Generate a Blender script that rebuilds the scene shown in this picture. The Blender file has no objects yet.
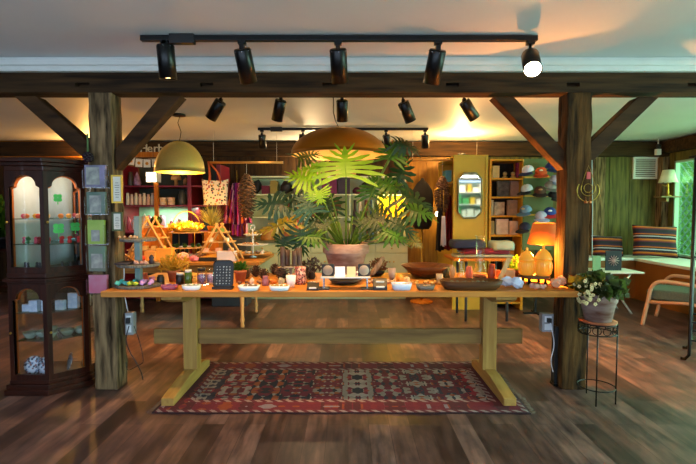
import bpy, bmesh, math, random
from mathutils import Vector, Matrix
C = bpy.context.scene.collection
random.seed(7)
PI = math.pi
F = 464.0
TH = math.atan(22/464.0)
CAMZ = 1.3
cT, sT = math.cos(TH), math.sin(TH)

def ray(px, py):
    u = (px-348)/F; v = -(py-232)/F
    return Vector((u, cT+v*sT, v*cT-sT))
def at(px, py, Y):
    d = ray(px, py); t = Y/d.y
    return Vector((d.x*t, Y, CAMZ+d.z*t))
def onz(px, py, Z):
    d = ray(px, py); t = (Z-CAMZ)/d.z
    return Vector((d.x*t, d.y*t, Z))
def span(x0, x1, yt, Y, z):
    """centre x, width, top height above z of something at depth Y that stands at height z"""
    a = at(x0, yt, Y); b = at(x1, yt, Y)
    return (a.x+b.x)/2, abs(b.x-a.x), a.z-z

# ---------------------------------------------------------------- materials
MATS = {}
def srgb(h):
    if isinstance(h, str):
        h = h.lstrip('#'); v = [int(h[i:i+2], 16)/255 for i in (0, 2, 4)]
        return tuple((c/12.92 if c <= .04045 else ((c+.055)/1.055)**2.4) for c in v)
    return h
def mat(name, col, rough=.5, metal=0.0, var=.12, scale=6.0, stretch=(1, 1, 1), bump=0.0, trans=0.0,
        emit=None, estr=0.0, subs=0.0, alpha=1.0, col2=None, coat=0.0, ior=1.45, detail=4.0):
    if name in MATS: return MATS[name]
    col = srgb(col)
    m = bpy.data.materials.new(name); m.use_nodes = True
    nt = m.node_tree; N = nt.nodes; L = nt.links
    b = N['Principled BSDF']
    b.inputs['Roughness'].default_value = rough
    b.inputs['Metallic'].default_value = metal
    b.inputs['IOR'].default_value = ior
    b.inputs['Transmission Weight'].default_value = trans
    b.inputs['Coat Weight'].default_value = coat
    tc = N.new('ShaderNodeTexCoord'); mp = N.new('ShaderNodeMapping')
    mp.inputs['Scale'].default_value = stretch
    L.new(tc.outputs['Object'], mp.inputs['Vector'])
    nz = N.new('ShaderNodeTexNoise'); nz.inputs['Scale'].default_value = scale
    nz.inputs['Detail'].default_value = detail
    L.new(mp.outputs['Vector'], nz.inputs['Vector'])
    rp = N.new('ShaderNodeValToRGB')
    lo = tuple(max(0, c*(1-var)) for c in col)+(1,)
    hi = (tuple(min(1, c*(1+var)) for c in col) if col2 is None else srgb(col2))+(1,)
    if col2 is not None: lo = col+(1,)
    rp.color_ramp.elements[0].position = .32; rp.color_ramp.elements[1].position = .68
    rp.color_ramp.elements[0].color = lo; rp.color_ramp.elements[1].color = hi
    L.new(nz.outputs['Fac'], rp.inputs['Fac'])
    L.new(rp.outputs['Color'], b.inputs['Base Color'])
    if bump:
        bp = N.new('ShaderNodeBump'); bp.inputs['Strength'].default_value = bump
        bp.inputs['Distance'].default_value = .01
        L.new(nz.outputs['Fac'], bp.inputs['Height']); L.new(bp.outputs['Normal'], b.inputs['Normal'])
    if emit is not None:
        b.inputs['Emission Color'].default_value = srgb(emit)+(1,)
        b.inputs['Emission Strength'].default_value = estr
    if subs:
        b.inputs['Subsurface Weight'].default_value = subs
        b.inputs['Subsurface Radius'].default_value = (.02, .02, .02)
    MATS[name] = m
    return m

def leafmat(name, c1, c2):
    m = mat(name, c1, rough=.42, col2=c2, scale=5)
    nt = m.node_tree; N = nt.nodes; L = nt.links
    b = N['Principled BSDF']; out = N['Material Output']
    tr = N.new('ShaderNodeBsdfTranslucent'); tr.inputs['Color'].default_value = srgb(c2)+(1,)
    mx = N.new('ShaderNodeMixShader'); mx.inputs['Fac'].default_value = .4
    L.new(b.outputs[0], mx.inputs[1]); L.new(tr.outputs[0], mx.inputs[2]); L.new(mx.outputs[0], out.inputs['Surface'])
    return m

def glassmat(name, tint='#ffffff', rough=.02, fac=.12):
    """thin clear glass: mostly see-through with a glossy sheen"""
    if name in MATS: return MATS[name]
    m = bpy.data.materials.new(name); m.use_nodes = True
    nt = m.node_tree; N = nt.nodes; L = nt.links
    N.remove(N['Principled BSDF']); out = N['Material Output']
    t = N.new('ShaderNodeBsdfTransparent'); t.inputs['Color'].default_value = srgb(tint)+(1,)
    g = N.new('ShaderNodeBsdfGlossy'); g.inputs['Roughness'].default_value = rough
    nz = N.new('ShaderNodeTexNoise'); nz.inputs['Scale'].default_value = 3
    ma = N.new('ShaderNodeMath'); ma.operation = 'MULTIPLY_ADD'
    ma.inputs[1].default_value = .04; ma.inputs[2].default_value = fac
    L.new(nz.outputs['Fac'], ma.inputs[0])
    fr = N.new('ShaderNodeFresnel'); fr.inputs['IOR'].default_value = 1.25
    ad = N.new('ShaderNodeMath'); ad.operation = 'MULTIPLY_ADD'; ad.use_clamp = True
    ad.inputs[1].default_value = .35
    L.new(fr.outputs[0], ad.inputs[0]); L.new(ma.outputs[0], ad.inputs[2])
    mx = N.new('ShaderNodeMixShader'); L.new(ad.outputs[0], mx.inputs['Fac'])
    L.new(t.outputs[0], mx.inputs[1]); L.new(g.outputs[0], mx.inputs[2]); L.new(mx.outputs[0], out.inputs['Surface'])
    MATS[name] = m
    return m

def stripemat(name, cols, freq, axis='X', rough=.9, noise=.25):
    if name in MATS: return MATS[name]
    m = bpy.data.materials.new(name); m.use_nodes = True
    nt = m.node_tree; N = nt.nodes; L = nt.links; b = N['Principled BSDF']
    b.inputs['Roughness'].default_value = rough
    tc = N.new('ShaderNodeTexCoord'); sp = N.new('ShaderNodeSeparateXYZ'); L.new(tc.outputs['Object'], sp.inputs[0])
    nz = N.new('ShaderNodeTexNoise'); nz.inputs['Scale'].default_value = 9
    L.new(tc.outputs['Object'], nz.inputs['Vector'])
    a = N.new('ShaderNodeMath'); a.operation = 'MULTIPLY_ADD'; a.inputs[1].default_value = freq
    L.new(sp.outputs[axis], a.inputs[0])
    n2 = N.new('ShaderNodeMath'); n2.operation = 'MULTIPLY'; n2.inputs[1].default_value = noise
    L.new(nz.outputs['Fac'], n2.inputs[0]); L.new(n2.outputs[0], a.inputs[2])
    fr = N.new('ShaderNodeMath'); fr.operation = 'FRACT'; L.new(a.outputs[0], fr.inputs[0])
    rp = N.new('ShaderNodeValToRGB'); rp.color_ramp.interpolation = 'CONSTANT'
    while len(rp.color_ramp.elements) < len(cols): rp.color_ramp.elements.new(.5)
    for i, c in enumerate(cols):
        rp.color_ramp.elements[i].position = i/len(cols); 
    for i, c in enumerate(cols): rp.color_ramp.elements[i].color = srgb(c)+(1,)
    L.new(fr.outputs[0], rp.inputs['Fac']); L.new(rp.outputs['Color'], b.inputs['Base Color'])
    MATS[name] = m
    return m

def specklemat(name, base, cols, scale=30, thr=.25, rough=.7):
    """cloth or paper printed with small scattered motifs"""
    if name in MATS: return MATS[name]
    m = bpy.data.materials.new(name); m.use_nodes = True
    nt = m.node_tree; N = nt.nodes; L = nt.links; b = N['Principled BSDF']
    b.inputs['Roughness'].default_value = rough
    tc = N.new('ShaderNodeTexCoord')
    v = N.new('ShaderNodeTexVoronoi'); v.inputs['Scale'].default_value = scale
    L.new(tc.outputs['Object'], v.inputs['Vector'])
    sp = N.new('ShaderNodeSeparateColor'); L.new(v.outputs['Color'], sp.inputs[0])
    rp = N.new('ShaderNodeValToRGB'); rp.color_ramp.interpolation = 'CONSTANT'
    while len(rp.color_ramp.elements) < len(cols): rp.color_ramp.elements.new(.5)
    for i in range(len(cols)): rp.color_ramp.elements[i].position = i/len(cols)
    for i, c in enumerate(cols): rp.color_ramp.elements[i].color = srgb(c)+(1,)
    L.new(sp.outputs[0], rp.inputs['Fac'])
    lt = N.new('ShaderNodeMath'); lt.operation = 'LESS_THAN'; lt.inputs[1].default_value = thr
    L.new(v.outputs['Distance'], lt.inputs[0])
    mx = N.new('ShaderNodeMix'); mx.data_type = 'RGBA'
    mx.inputs['A'].default_value = srgb(base)+(1,)
    L.new(lt.outputs[0], mx.inputs['Factor']); L.new(rp.outputs['Color'], mx.inputs['B'])
    L.new(mx.outputs['Result'], b.inputs['Base Color'])
    MATS[name] = m
    return m

def wood(name, c, c2, axis='X', rough=.55, scale=3.0, bump=.3, k=14, coat=0, spec=.2):
    st = {'X': (1, k, k), 'Y': (k, 1, k), 'Z': (k, k, 1)}[axis]
    m = mat(name, c, rough=rough, col2=c2, scale=scale, stretch=st, bump=bump, detail=8, coat=coat)
    m.node_tree.nodes['Principled BSDF'].inputs['Specular IOR Level'].default_value = spec
    return m

# ---------------------------------------------------------------- mesh builder
class MB:
    def __init__(s): s.bm = bmesh.new(); s.mi = 0; s.sm = False
    def _f(s, vs, smooth=None):
        try: f = s.bm.faces.new(vs)
        except ValueError: return None
        f.material_index = s.mi; f.smooth = s.sm if smooth is None else smooth
        return f
    def box(s, x0, x1, y0, y1, z0, z1, M=None):
        P = [Vector((x, y, z)) for z in (z0, z1) for y in (y0, y1) for x in (x0, x1)]
        if M is not None: P = [M @ p for p in P]
        v = [s.bm.verts.new(p) for p in P]
        for q in ((0, 2, 3, 1), (4, 5, 7, 6), (0, 1, 5, 4), (1, 3, 7, 5), (3, 2, 6, 7), (2, 0, 4, 6)):
            s._f([v[i] for i in q], False)
        return s
    def cbox(s, c, sx, sy, sz, M=None):
        return s.box(c[0]-sx/2, c[0]+sx/2, c[1]-sy/2, c[1]+sy/2, c[2]-sz/2, c[2]+sz/2, M)
    def loft(s, rings, closed=True, cap=(True, True), smooth=True):
        R = [[s.bm.verts.new(p) for p in r] for r in rings]
        n = len(R[0])
        for a, b in zip(R, R[1:]):
            for i in range(n if closed else n-1):
                j = (i+1) % n
                s._f([a[i], a[j], b[j], b[i]], smooth)
        if closed:
            if cap[0]: s._f(list(reversed(R[0])), False)
            if cap[1]: s._f(R[-1], False)
        return s
    def lathe(s, prof, c=(0, 0, 0), seg=24, M=None, cap=(True, True), sx=1, sy=1):
        rings = []
        for r, z in prof:
            r = max(r, 1e-4)
            ring = []
            for i in range(seg):
                a = 2*PI*i/seg
                p = Vector((r*math.cos(a)*sx, r*math.sin(a)*sy, z))
                if M is not None: p = M @ p
                ring.append(p+Vector(c))
            rings.append(ring)
        return s.loft(rings, True, cap)
    def tube(s, pts, r, seg=8, closed=False):
        pts = [Vector(p) for p in pts]; n = len(pts); rings = []
        rr = r if isinstance(r, (list, tuple)) else [r]*n
        up = Vector((0, 0, 1))
        for i, p in enumerate(pts):
            if closed: t = pts[(i+1) % n]-pts[i-1]
            else: t = pts[min(i+1, n-1)]-pts[max(i-1, 0)]
            t.normalize()
            u = up if abs(t.dot(up)) < .93 else Vector((0, 1, 0))
            a = t.cross(u).normalized(); b = t.cross(a).normalized()
            rings.append([p+(a*math.cos(2*PI*k/seg)+b*math.sin(2*PI*k/seg))*rr[i] for k in range(seg)])
        if closed: rings.append(rings[0])
        return s.loft(rings, True, (not closed, not closed))
    def ball(s, c, r, seg=16, rings=10, jit=0, M=None):
        rx, ry, rz = r if isinstance(r, (tuple, list)) else (r, r, r)
        R = []
        for i in range(rings+1):
            ph = PI*i/rings-PI/2
            ring = []
            for k in range(seg):
                a = 2*PI*k/seg
                q = 1+random.uniform(-jit, jit)
                cc = max(math.cos(ph), 1e-3)
                p = Vector((rx*cc*math.cos(a)*q, ry*cc*math.sin(a)*q, rz*math.sin(ph)*q))
                if M is not None: p = M @ p
                ring.append(p+Vector(c))
            R.append(ring)
        return s.loft(R)
    def rock(s, c, r, seed=0, n=9, flat=True):
        """faceted crystal or stone: convex hull of random points"""
        rnd = random.Random(seed); rx, ry, rz = r if isinstance(r, (tuple, list)) else (r, r, r)
        b2 = bmesh.new()
        for i in range(n+6):
            v = Vector((rnd.gauss(0, 1), rnd.gauss(0, 1), rnd.gauss(0, 1))).normalized()
            b2.verts.new((v.x*rx, v.y*ry, v.z*rz))
        bmesh.ops.convex_hull(b2, input=b2.verts)
        mp = {}
        for f in b2.faces:
            for v in f.verts:
                if v not in mp: mp[v] = s.bm.verts.new(v.co+Vector(c))
            s._f([mp[v] for v in f.verts], not flat)
        b2.free()
        return s
    def prism(s, poly, d0, d1, axis='Y', M=None):
        """poly of 2D points in the plane normal to axis, from d0 to d1"""
        def P(a, b, d):
            p = {'Y': Vector((a, d, b)), 'Z': Vector((a, b, d)), 'X': Vector((d, a, b))}[axis]
            return M @ p if M is not None else p
        A = [s.bm.verts.new(P(a, b, d0)) for a, b in poly]
        B = [s.bm.verts.new(P(a, b, d1)) for a, b in poly]
        n = len(poly)
        for i in range(n):
            j = (i+1) % n
            s._f([A[i], A[j], B[j], B[i]], False)
        s._f(list(reversed(A)), False); s._f(B, False)
        return s
    def grid(s, fn, nu, nv, smooth=True):
        V = [[s.bm.verts.new(fn(i/nu, j/nv)) for j in range(nv+1)] for i in range(nu+1)]
        for i in range(nu):
            for j in range(nv): s._f([V[i][j], V[i+1][j], V[i+1][j+1], V[i][j+1]], smooth)
        return s
    def build(s, name, mats, parent=None, bevel=0, solid=0, label=None, seg=2):
        bmesh.ops.recalc_face_normals(s.bm, faces=s.bm.faces)
        me = bpy.data.meshes.new(name); s.bm.to_mesh(me); s.bm.free()
        for m in (mats if isinstance(mats, (list, tuple)) else [mats]): me.materials.append(m)
        o = bpy.data.objects.new(name, me); C.objects.link(o)
        if parent is not None: o.parent = parent
        if solid:
            md = o.modifiers.new('solid', 'SOLIDIFY'); md.thickness = solid; md.offset = 0
        if bevel:
            md = o.modifiers.new('bevel', 'BEVEL'); md.width = bevel; md.segments = seg; md.limit_method = 'ANGLE'
        if label: o['label'] = label
        return o
def tag(o, label, cat, group=None, kind=None):
    o['label'] = label; o['category'] = cat
    if group: o['group'] = group
    if kind: o['kind'] = kind
    return o
def thing(name, label, cat, loc=(0, 0, 0), rz=0, group=None):
    o = bpy.data.objects.new(name, None); C.objects.link(o); o.empty_display_size = .05
    o.location = loc; o.rotation_euler = (0, 0, rz)
    return tag(o, label, cat, group)
def struct(o): o['kind'] = 'structure'; return o
def single(mb, name, mats, label, cat, loc=(0, 0, 0), rz=0, group=None, **k):
    o = mb.build(name, mats, **k); o.location = loc; o.rotation_euler = (0, 0, rz)
    return tag(o, label, cat, group)
def copy_tree(o, parent=None):
    c = o.copy(); C.objects.link(c)
    if parent is not None: c.parent = parent
    for ch in list(o.children): copy_tree(ch, c)
    return c
def dup(o, loc, rz=None, label=None, scale=None):
    c = copy_tree(o); c.location = loc
    if rz is not None: c.rotation_euler = (c.rotation_euler[0], c.rotation_euler[1], rz)
    if label: c['label'] = label
    if scale: c.scale = (scale,)*3 if not isinstance(scale, tuple) else scale
    return c
def light(kind, name, loc, power, col, parent=None, size=.05, aim=None, angle=60, blend=.5, sizey=None):
    d = bpy.data.lights.new(name, kind); d.energy = power; d.color = srgb(col)
    if kind == 'AREA':
        d.size = size
        if sizey: d.shape = 'RECTANGLE'; d.size_y = sizey
    elif kind == 'SUN': d.angle = size
    else: d.shadow_soft_size = size
    if kind == 'SPOT': d.spot_size = math.radians(angle); d.spot_blend = blend
    o = bpy.data.objects.new(name, d); C.objects.link(o); o.location = loc
    if aim is not None: o.rotation_euler = (Vector(aim)-Vector(loc)).to_track_quat('-Z', 'Y').to_euler()
    if parent is not None: o.parent = parent
    return o

# ---------------------------------------------------------------- palette
M_beam = wood('old_beam', '#1c1108', '#442e18', 'X', rough=.8, scale=2.2, bump=.6)
M_postr = wood('dark_post', '#1a0f06', '#5e3f1e', 'Z', rough=.9, scale=3.2, bump=1.0, k=8)
M_beamz = wood('old_post', '#20150b', '#8a7050', 'Z', rough=.9, scale=3.4, bump=1.0, k=8)
M_brace = wood('old_brace', '#22140a', '#4a3019', 'X', rough=.8, scale=3, bump=.5, k=5)
M_wallw = wood('wall_boards', '#22150a', '#402b12', 'Z', rough=.65, scale=2.5, bump=.3, k=10)
M_wallo = wood('olive_boards', '#3c3517', '#6b5f2c', 'Z', rough=.6, scale=2.5, bump=.3, k=10)
M_wally = wood('honey_boards', '#6b4614', '#8f6520', 'Z', rough=.5, scale=2.5, bump=.2, k=10)
M_table = wood('pine_table', '#a8692a', '#c4853c', 'X', rough=.45, scale=2.6, bump=.1, k=12, coat=.1)
M_tablez = wood('pine_upright', '#96703a', '#b08a4a', 'Z', rough=.5, scale=2.6, bump=.1, k=12)
M_tabley = wood('pine_foot', '#96703a', '#b08a4a', 'Y', rough=.5, scale=2.6, bump=.1, k=12)
M_stretch = wood('pine_rail', '#6e5230', '#92703f', 'X', rough=.5, scale=2.2, bump=.12, k=9)
M_mahog = wood('mahogany', '#1f0c07', '#3c190e', 'Z', rough=.3, scale=3, bump=.05, coat=.3)
M_mahogx = wood('mahogany_flat', '#1f0c07', '#3c190e', 'X', rough=.3, scale=3, bump=.05, coat=.3)
M_mahogl = wood('mahogany_inner', '#9a4a14', '#b35f20', 'Z', rough=.5, scale=3, bump=.05)
M_black = mat('black_metal', '#0b0b0c', rough=.35, metal=.3)
M_blackp = mat('black_plastic', '#121214', rough=.45)
M_blackc = mat('black_cloth', '#060607', rough=.95)
M_white = mat('white_ceramic', '#d8dbe0', rough=.25)
M_whitep = mat('white_paint', '#cfd0cc', rough=.55, var=.04)
M_paper = mat('paper', '#d9d4c8', rough=.8, var=.05)
M_brass = mat('brass', '#a88635', rough=.35, metal=.9)
M_gold = mat('brushed_gold', '#c8b868', rough=.4, metal=.55, scale=60, stretch=(1, 1, 8), bump=.1)
M_goldin = mat('silver_gold_inside', '#c9a878', rough=.5, metal=.55)
M_bowlshade = mat('amber_bowl', '#a36c1c', rough=.4, metal=.75, var=.15, scale=3)
M_chrome = mat('chrome', '#b9bcc2', rough=.15, metal=1)
M_terra = mat('terracotta', '#8c4a2c', rough=.85, col2='#a6613c', scale=7, bump=.2)
M_terraw = mat('weathered_terracotta', '#6a4636', rough=.85, col2='#a8948a', scale=6, bump=.3, stretch=(1, 1, 3))
M_soil = mat('soil', '#1c120a', rough=1, bump=.8, scale=40)
M_glass = glassmat('clear_glass', fac=.015)
M_pane = glassmat('window_glass', '#f4fff8', fac=.02)
M_sage = mat('sage_paint', '#a6b08c', rough=.55, var=.06)
M_sagel = mat('pale_sage_paint', '#d4dab4', rough=.6, var=.06)
M_crim = mat('crimson_paint', '#6e0f22', rough=.45, var=.08)
M_orangew = wood('orange_wood', '#9a5414', '#b8701f', 'Z', rough=.5, scale=3)
M_yellow = mat('mustard_paint', '#b08c1c', rough=.55, col2='#c49c28', scale=3)
M_shelfy = wood('honey_shelf', '#bc7c1c', '#d69428', 'X', rough=.5, scale=3)
M_natural = wood('light_wood', '#b98e58', '#d0a872', 'Z', rough=.55, scale=4)
M_slate = wood('grey_slice', '#4c4a46', '#77726a', 'Z', rough=.7, scale=6)
M_teal = mat('teal_grey_paint', '#5f7472', rough=.6, scale=12, col2='#7f8f88')
M_leaf = leafmat('plant_leaf', '#1c3c0c', '#447418')
M_leafd = leafmat('dark_leaf', '#0e220e', '#22461a')
M_leafb = leafmat('blue_green_leaf', '#123028', '#2c5440')
M_leafy = leafmat('yellow_lamplit_leaf', '#5c8a14', '#8cb81c')  # yellow green; on the philodendron, lamp light put into the leaf colour
M_leafo = leafmat('amber_leaf', '#4f5a14', '#94801f')  # orange light put into the colour of a green leaf
M_stem = leafmat('stem_green', '#3d5c14', '#6c8c2a')
M_cone = mat('cone_brown', '#2c180e', rough=.85, col2='#7a5a40', scale=14)
# ================================================================ ROOM
CEIL = 2.36; YB = 7.25; XR = 4.9; XL = -5.6; Y0 = -1.6
def plank_floor():
    m = bpy.data.materials.new('laminate_planks'); m.use_nodes = True
    nt = m.node_tree; N = nt.nodes; L = nt.links; b = N['Principled BSDF']
    tc = N.new('ShaderNodeTexCoord'); mp = N.new('ShaderNodeMapping')
    mp.inputs['Rotation'].default_value = (0, 0, PI/2)
    L.new(tc.outputs['Object'], mp.inputs['Vector'])
    br = N.new('ShaderNodeTexBrick'); L.new(mp.outputs['Vector'], br.inputs['Vector'])
    br.offset = .37; br.inputs['Scale'].default_value = 1.0
    br.inputs['Brick Width'].default_value = .92; br.inputs['Row Height'].default_value = .125
    br.inputs['Mortar Size'].default_value = .0012; br.inputs['Bias'].default_value = 0.0
    br.inputs['Color1'].default_value = (0, 0, 0, 1); br.inputs['Color2'].default_value = (1, 1, 1, 1)
    br.inputs['Mortar'].default_value = (0, 0, 0, 1)
    rp = N.new('ShaderNodeValToRGB')
    cols = ['#342624', '#4e3a36', '#5d4742', '#6b524c', '#443432', '#7e655e']
    while len(rp.color_ramp.elements) < len(cols): rp.color_ramp.elements.new(.5)
    for i in range(len(cols)): rp.color_ramp.elements[i].position = i/(len(cols)-1)
    for i, c in enumerate(cols): rp.color_ramp.elements[i].color = srgb(c)+(1,)
    L.new(br.outputs['Color'], rp.inputs['Fac'])
    m2 = N.new('ShaderNodeMapping'); m2.inputs['Scale'].default_value = (16, 2.2, 1)
    L.new(tc.outputs['Object'], m2.inputs['Vector'])
    nz = N.new('ShaderNodeTexNoise'); nz.inputs['Scale'].default_value = 1.6; nz.inputs['Detail'].default_value = 9
    L.new(m2.outputs['Vector'], nz.inputs['Vector'])
    m3 = N.new('ShaderNodeMapping'); m3.inputs['Scale'].default_value = (8, 3.5, 1)
    L.new(tc.outputs['Object'], m3.inputs['Vector'])
    n2 = N.new('ShaderNodeTexNoise'); n2.inputs['Scale'].default_value = 1.2; n2.inputs['Detail'].default_value = 5
    L.new(m3.outputs['Vector'], n2.inputs['Vector'])
    r2 = N.new('ShaderNodeValToRGB')
    r2.color_ramp.elements[0].position = .3; r2.color_ramp.elements[1].position = .7
    r2.color_ramp.elements[0].color = (.42, .40, .42, 1); r2.color_ramp.elements[1].color = (1.5, 1.42, 1.36, 1)
    L.new(nz.outputs['Fac'], r2.inputs['Fac'])
    r3 = N.new('ShaderNodeValToRGB')
    r3.color_ramp.elements[0].position = .35; r3.color_ramp.elements[1].position = .65
    r3.color_ramp.elements[0].color = (.62, .6, .66, 1); r3.color_ramp.elements[1].color = (1.3, 1.2, 1.12, 1)
    L.new(n2.outputs['Fac'], r3.inputs['Fac'])
    x1 = N.new('ShaderNodeMix'); x1.data_type = 'RGBA'; x1.blend_type = 'MULTIPLY'; x1.inputs['Factor'].default_value = 1
    L.new(rp.outputs['Color'], x1.inputs['A']); L.new(r2.outputs['Color'], x1.inputs['B'])
    x2 = N.new('ShaderNodeMix'); x2.data_type = 'RGBA'; x2.blend_type = 'MULTIPLY'; x2.inputs['Factor'].default_value = 1
    L.new(x1.outputs['Result'], x2.inputs['A']); L.new(r3.outputs['Color'], x2.inputs['B'])
    L.new(x2.outputs['Result'], b.inputs['Base Color'])
    rr = N.new('ShaderNodeMapRange'); rr.inputs['To Min'].default_value = .28; rr.inputs['To Max'].default_value = .5
    L.new(nz.outputs['Fac'], rr.inputs['Value']); L.new(rr.outputs['Result'], b.inputs['Roughness'])
    bp = N.new('ShaderNodeBump'); bp.inputs['Strength'].default_value = .15; bp.inputs['Distance'].default_value = .002
    L.new(nz.outputs['Fac'], bp.inputs['Height']); L.new(bp.outputs['Normal'], b.inputs['Normal'])
    return m
struct(MB().box(XL-.1, XR+.1, Y0, YB+.1, -.06, 0).build('floor', plank_floor()))
M_ceil = mat('ceiling_paint', '#c9cbcf', rough=.55, var=.03, scale=2)
struct(MB().box(XL-.1, XR+.1, Y0, YB+.1, CEIL, CEIL+.06).build('ceiling', M_ceil))

def boards(name, m, x0, x1, z0, z1, y, w=.24, t=.03, gap=.008, axis='X'):
    b = MB(); n = max(1, round((x1-x0)/w)); w = (x1-x0)/n
    for i in range(n):
        a = x0+i*w+gap/2; c = a+w-gap
        if axis == 'X': b.box(a, c, y, y+t, z0, z1)
        else: b.box(y, y+t, a, c, z0, z1)
    if axis == 'X': b.box(x0, x1, y+t*.6, y+t*.6+.06, z0, z1)
    else: b.box(y+t*.6, y+t*.6+.06, x0, x1, z0, z1)
    return b.build(name, m)
wx = .88; wx2 = 3.2
struct(boards('wall_back', M_wallw, XL, wx, 0, CEIL, YB))
struct(boards('wall_back_center', M_wally, wx, 1.9, 0, CEIL, YB, w=.3))
struct(boards('wall_back_right', M_wallo, 1.9, XR+.1, 0, CEIL, YB, w=.3))
struct(boards('wall_left', M_wallw, Y0, YB, 0, CEIL, XL-.09, axis='Y'))
# right wall with its two windows
W2 = (4.3, 6.98, .62, 2.03)
W1 = (.2, 3.7, .1, 2.1)
b = MB()
def wseg(y0, y1, z0, z1):
    n = max(1, round((y1-y0)/.3)); w = (y1-y0)/n
    for i in range(n): b.box(XR, XR+.04, y0+i*w+.004, y0+(i+1)*w-.004, z0, z1)
    b.box(XR+.02, XR+.08, y0, y1, z0, z1)
wseg(W2[1], YB, 0, CEIL); wseg(W2[0], W2[1], 0, W2[2]); wseg(W2[0], W2[1], W2[3], CEIL)
wseg(W1[1], W2[0], 0, CEIL); wseg(W1[0], W1[1], 0, W1[2]); wseg(W1[0], W1[1], W1[3], CEIL); wseg(Y0, W1[0], 0, CEIL)
struct(b.build('wall_right', M_wallo))
M_teal2 = mat('pale_green_frame', '#8fae9c', rough=.5, var=.05)
def window(n, w, mull):
    y0, y1, z0, z1 = w; t = .03
    b = MB(); b.box(XR-.015, XR+.05, y0, y1, z0, z0+t).box(XR-.015, XR+.05, y0, y1, z1-t, z1)
    b.box(XR-.015, XR+.05, y0, y0+t, z0, z1).box(XR-.015, XR+.05, y1-t, y1, z0, z1)
    fr = struct(b.build('window_%d' % n, M_teal2))
    for k in range(1, mull):
        yy = y0+(y1-y0)*k/mull
        MB().box(XR, XR+.06, yy-.03, yy+.03, z0+t, z1-t).build('mullion', M_blackp, fr)
    MB().box(XR+.035, XR+.041, y0+t, y1-t, z0+t, z1-t).build('pane', M_pane, fr)
window(1, W2, 4); window(2, W1, 3)
# timbers along the top of the back and right walls
struct(MB().box(XL, XR, YB-.14, YB, CEIL-.24, CEIL-.02).build('trim_1', M_beam, bevel=.01))
struct(MB().box(XR-.12, XR, Y0, YB-.14, CEIL-.2, CEIL-.02).build('trim_2', M_beam, bevel=.01))
struct(MB().box(XL, XR, 3.27, 3.48, 2.264, CEIL).box(XL, XR, 3.25, 3.27, 2.30, 2.335).build('trim_3', M_whitep, bevel=.006))

# outside: garden seen through the right window
single(MB().box(XR+.2, 14, -4, 12, -.3, -.1), 'lawn', mat('lawn_green', '#2f5a1c', rough=1, scale=20, bump=.5),
       'green lawn outside the right hand windows', 'lawn')
hb = MB(); rnd = random.Random(3)
for i in range(4200):
    c = Vector((XR+1.6+rnd.uniform(0, .7), rnd.uniform(5, 12.5), rnd.uniform(.0, 3.2)))
    a = rnd.uniform(0, 6.3); e = rnd.uniform(-1, 1); s = rnd.uniform(.05, .1)
    u = Vector((math.cos(a), math.sin(a), e)).normalized()*s; w = Vector((-math.sin(a), math.cos(a), rnd.uniform(-1, 1))).normalized()*s*.5
    hb._f([hb.bm.verts.new(c-u), hb.bm.verts.new(c+w), hb.bm.verts.new(c+u), hb.bm.verts.new(c-w)])
hb.box(XR+2.3, XR+2.5, 5, 12.5, -.1, 3.2)
single(hb, 'hedge', leafmat('hedge_leaf', '#3c7c1a', '#6cae34'), 'leafy green hedge seen through the right hand window', 'hedge')
lb = MB(); lx = XR+.5
for i in range(-14, 34):
    for sgn in (1, -1):
        z0, z1 = .2, 2.2; ya = 4.2+i*.14; yb = ya+sgn*(z1-z0)
        pa, pb = Vector((lx+.01*sgn, ya, z0)), Vector((lx+.01*sgn, yb, z1))
        # clip to the panel
        def clip(p, q):
            if p.y > q.y: p, q = q, p
            if q.y < 5.2 or p.y > 7.9: return None
            if p.y < 5.2: p = p+(q-p)*((5.2-p.y)/(q.y-p.y))
            if q.y > 7.9: q = q+(p-q)*((q.y-7.9)/(q.y-p.y))
            return p, q
        r = clip(pa, pb)
        if r: lb.tube(r, .013, 4)
lb.box(lx-.03, lx+.03, 5.15, 5.22, -.1, 2.25).box(lx-.03, lx+.03, 7.88, 7.95, -.1, 2.25).box(lx-.03, lx+.03, 5.15, 7.95, 2.2, 2.26)
single(lb, 'lattice_panel', mat('lattice_green', '#5c8a64', rough=.7), 'pale green diamond lattice panel outside the right hand window', 'lattice')

# ================================================================ TIMBER FRAME
PY0, PY1 = 3.30, 3.455
bx = MB()
zb0, zb1 = 2.125, 2.262
bx.box(-4.6, 4.6, PY0+.05, PY1, zb0, zb1).box(-4.6, 4.6, PY0, PY0+.05, zb0, zb0+.04).box(-4.6, 4.6, PY0, PY0+.05, zb1-.07, zb1)
cuts = []
for a, c in ((75, 89), (200, 213), (322, 337), (446, 459), (567, 580), (688, 700)):
    cuts.append((at(a, 80, PY0).x, at(c, 80, PY0).x))
xs = -4.6
for a, c in cuts: bx.box(xs, a, PY0, PY0+.05, zb0+.04, zb1-.07); xs = c
bx.box(xs, 4.6, PY0, PY0+.05, zb0+.04, zb1-.07)
single(bx, 'timber_beam', M_beam, 'long dark hewn ceiling beam with empty mortise pockets across the shop', 'beam')
def post(x0, x1, label, seed, m):
    rnd = random.Random(seed); rings = []; n = 26
    for k in range(n+1):
        z = zb0*k/n; ring = []
        base = [(x0, PY0), ((x0+x1)/2, PY0), (x1, PY0), (x1, (PY0+PY1)/2), (x1, PY1), ((x0+x1)/2, PY1), (x0, PY1), (x0, (PY0+PY1)/2)]
        for (x, y) in base: ring.append(Vector((x+rnd.uniform(-.005, .005), y+rnd.uniform(-.004, .004), z)))
        rings.append(ring)
    b = MB(); b.loft(rings, smooth=False)
    return single(b, 'timber_post', m, label, 'post', bevel=.006)
LPX = (-1.83, -1.665); RPX = (1.545, 1.72)
post(*LPX, 'weathered grey timber post at left, hung with leaflet pockets', 1, M_beamz)
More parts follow.
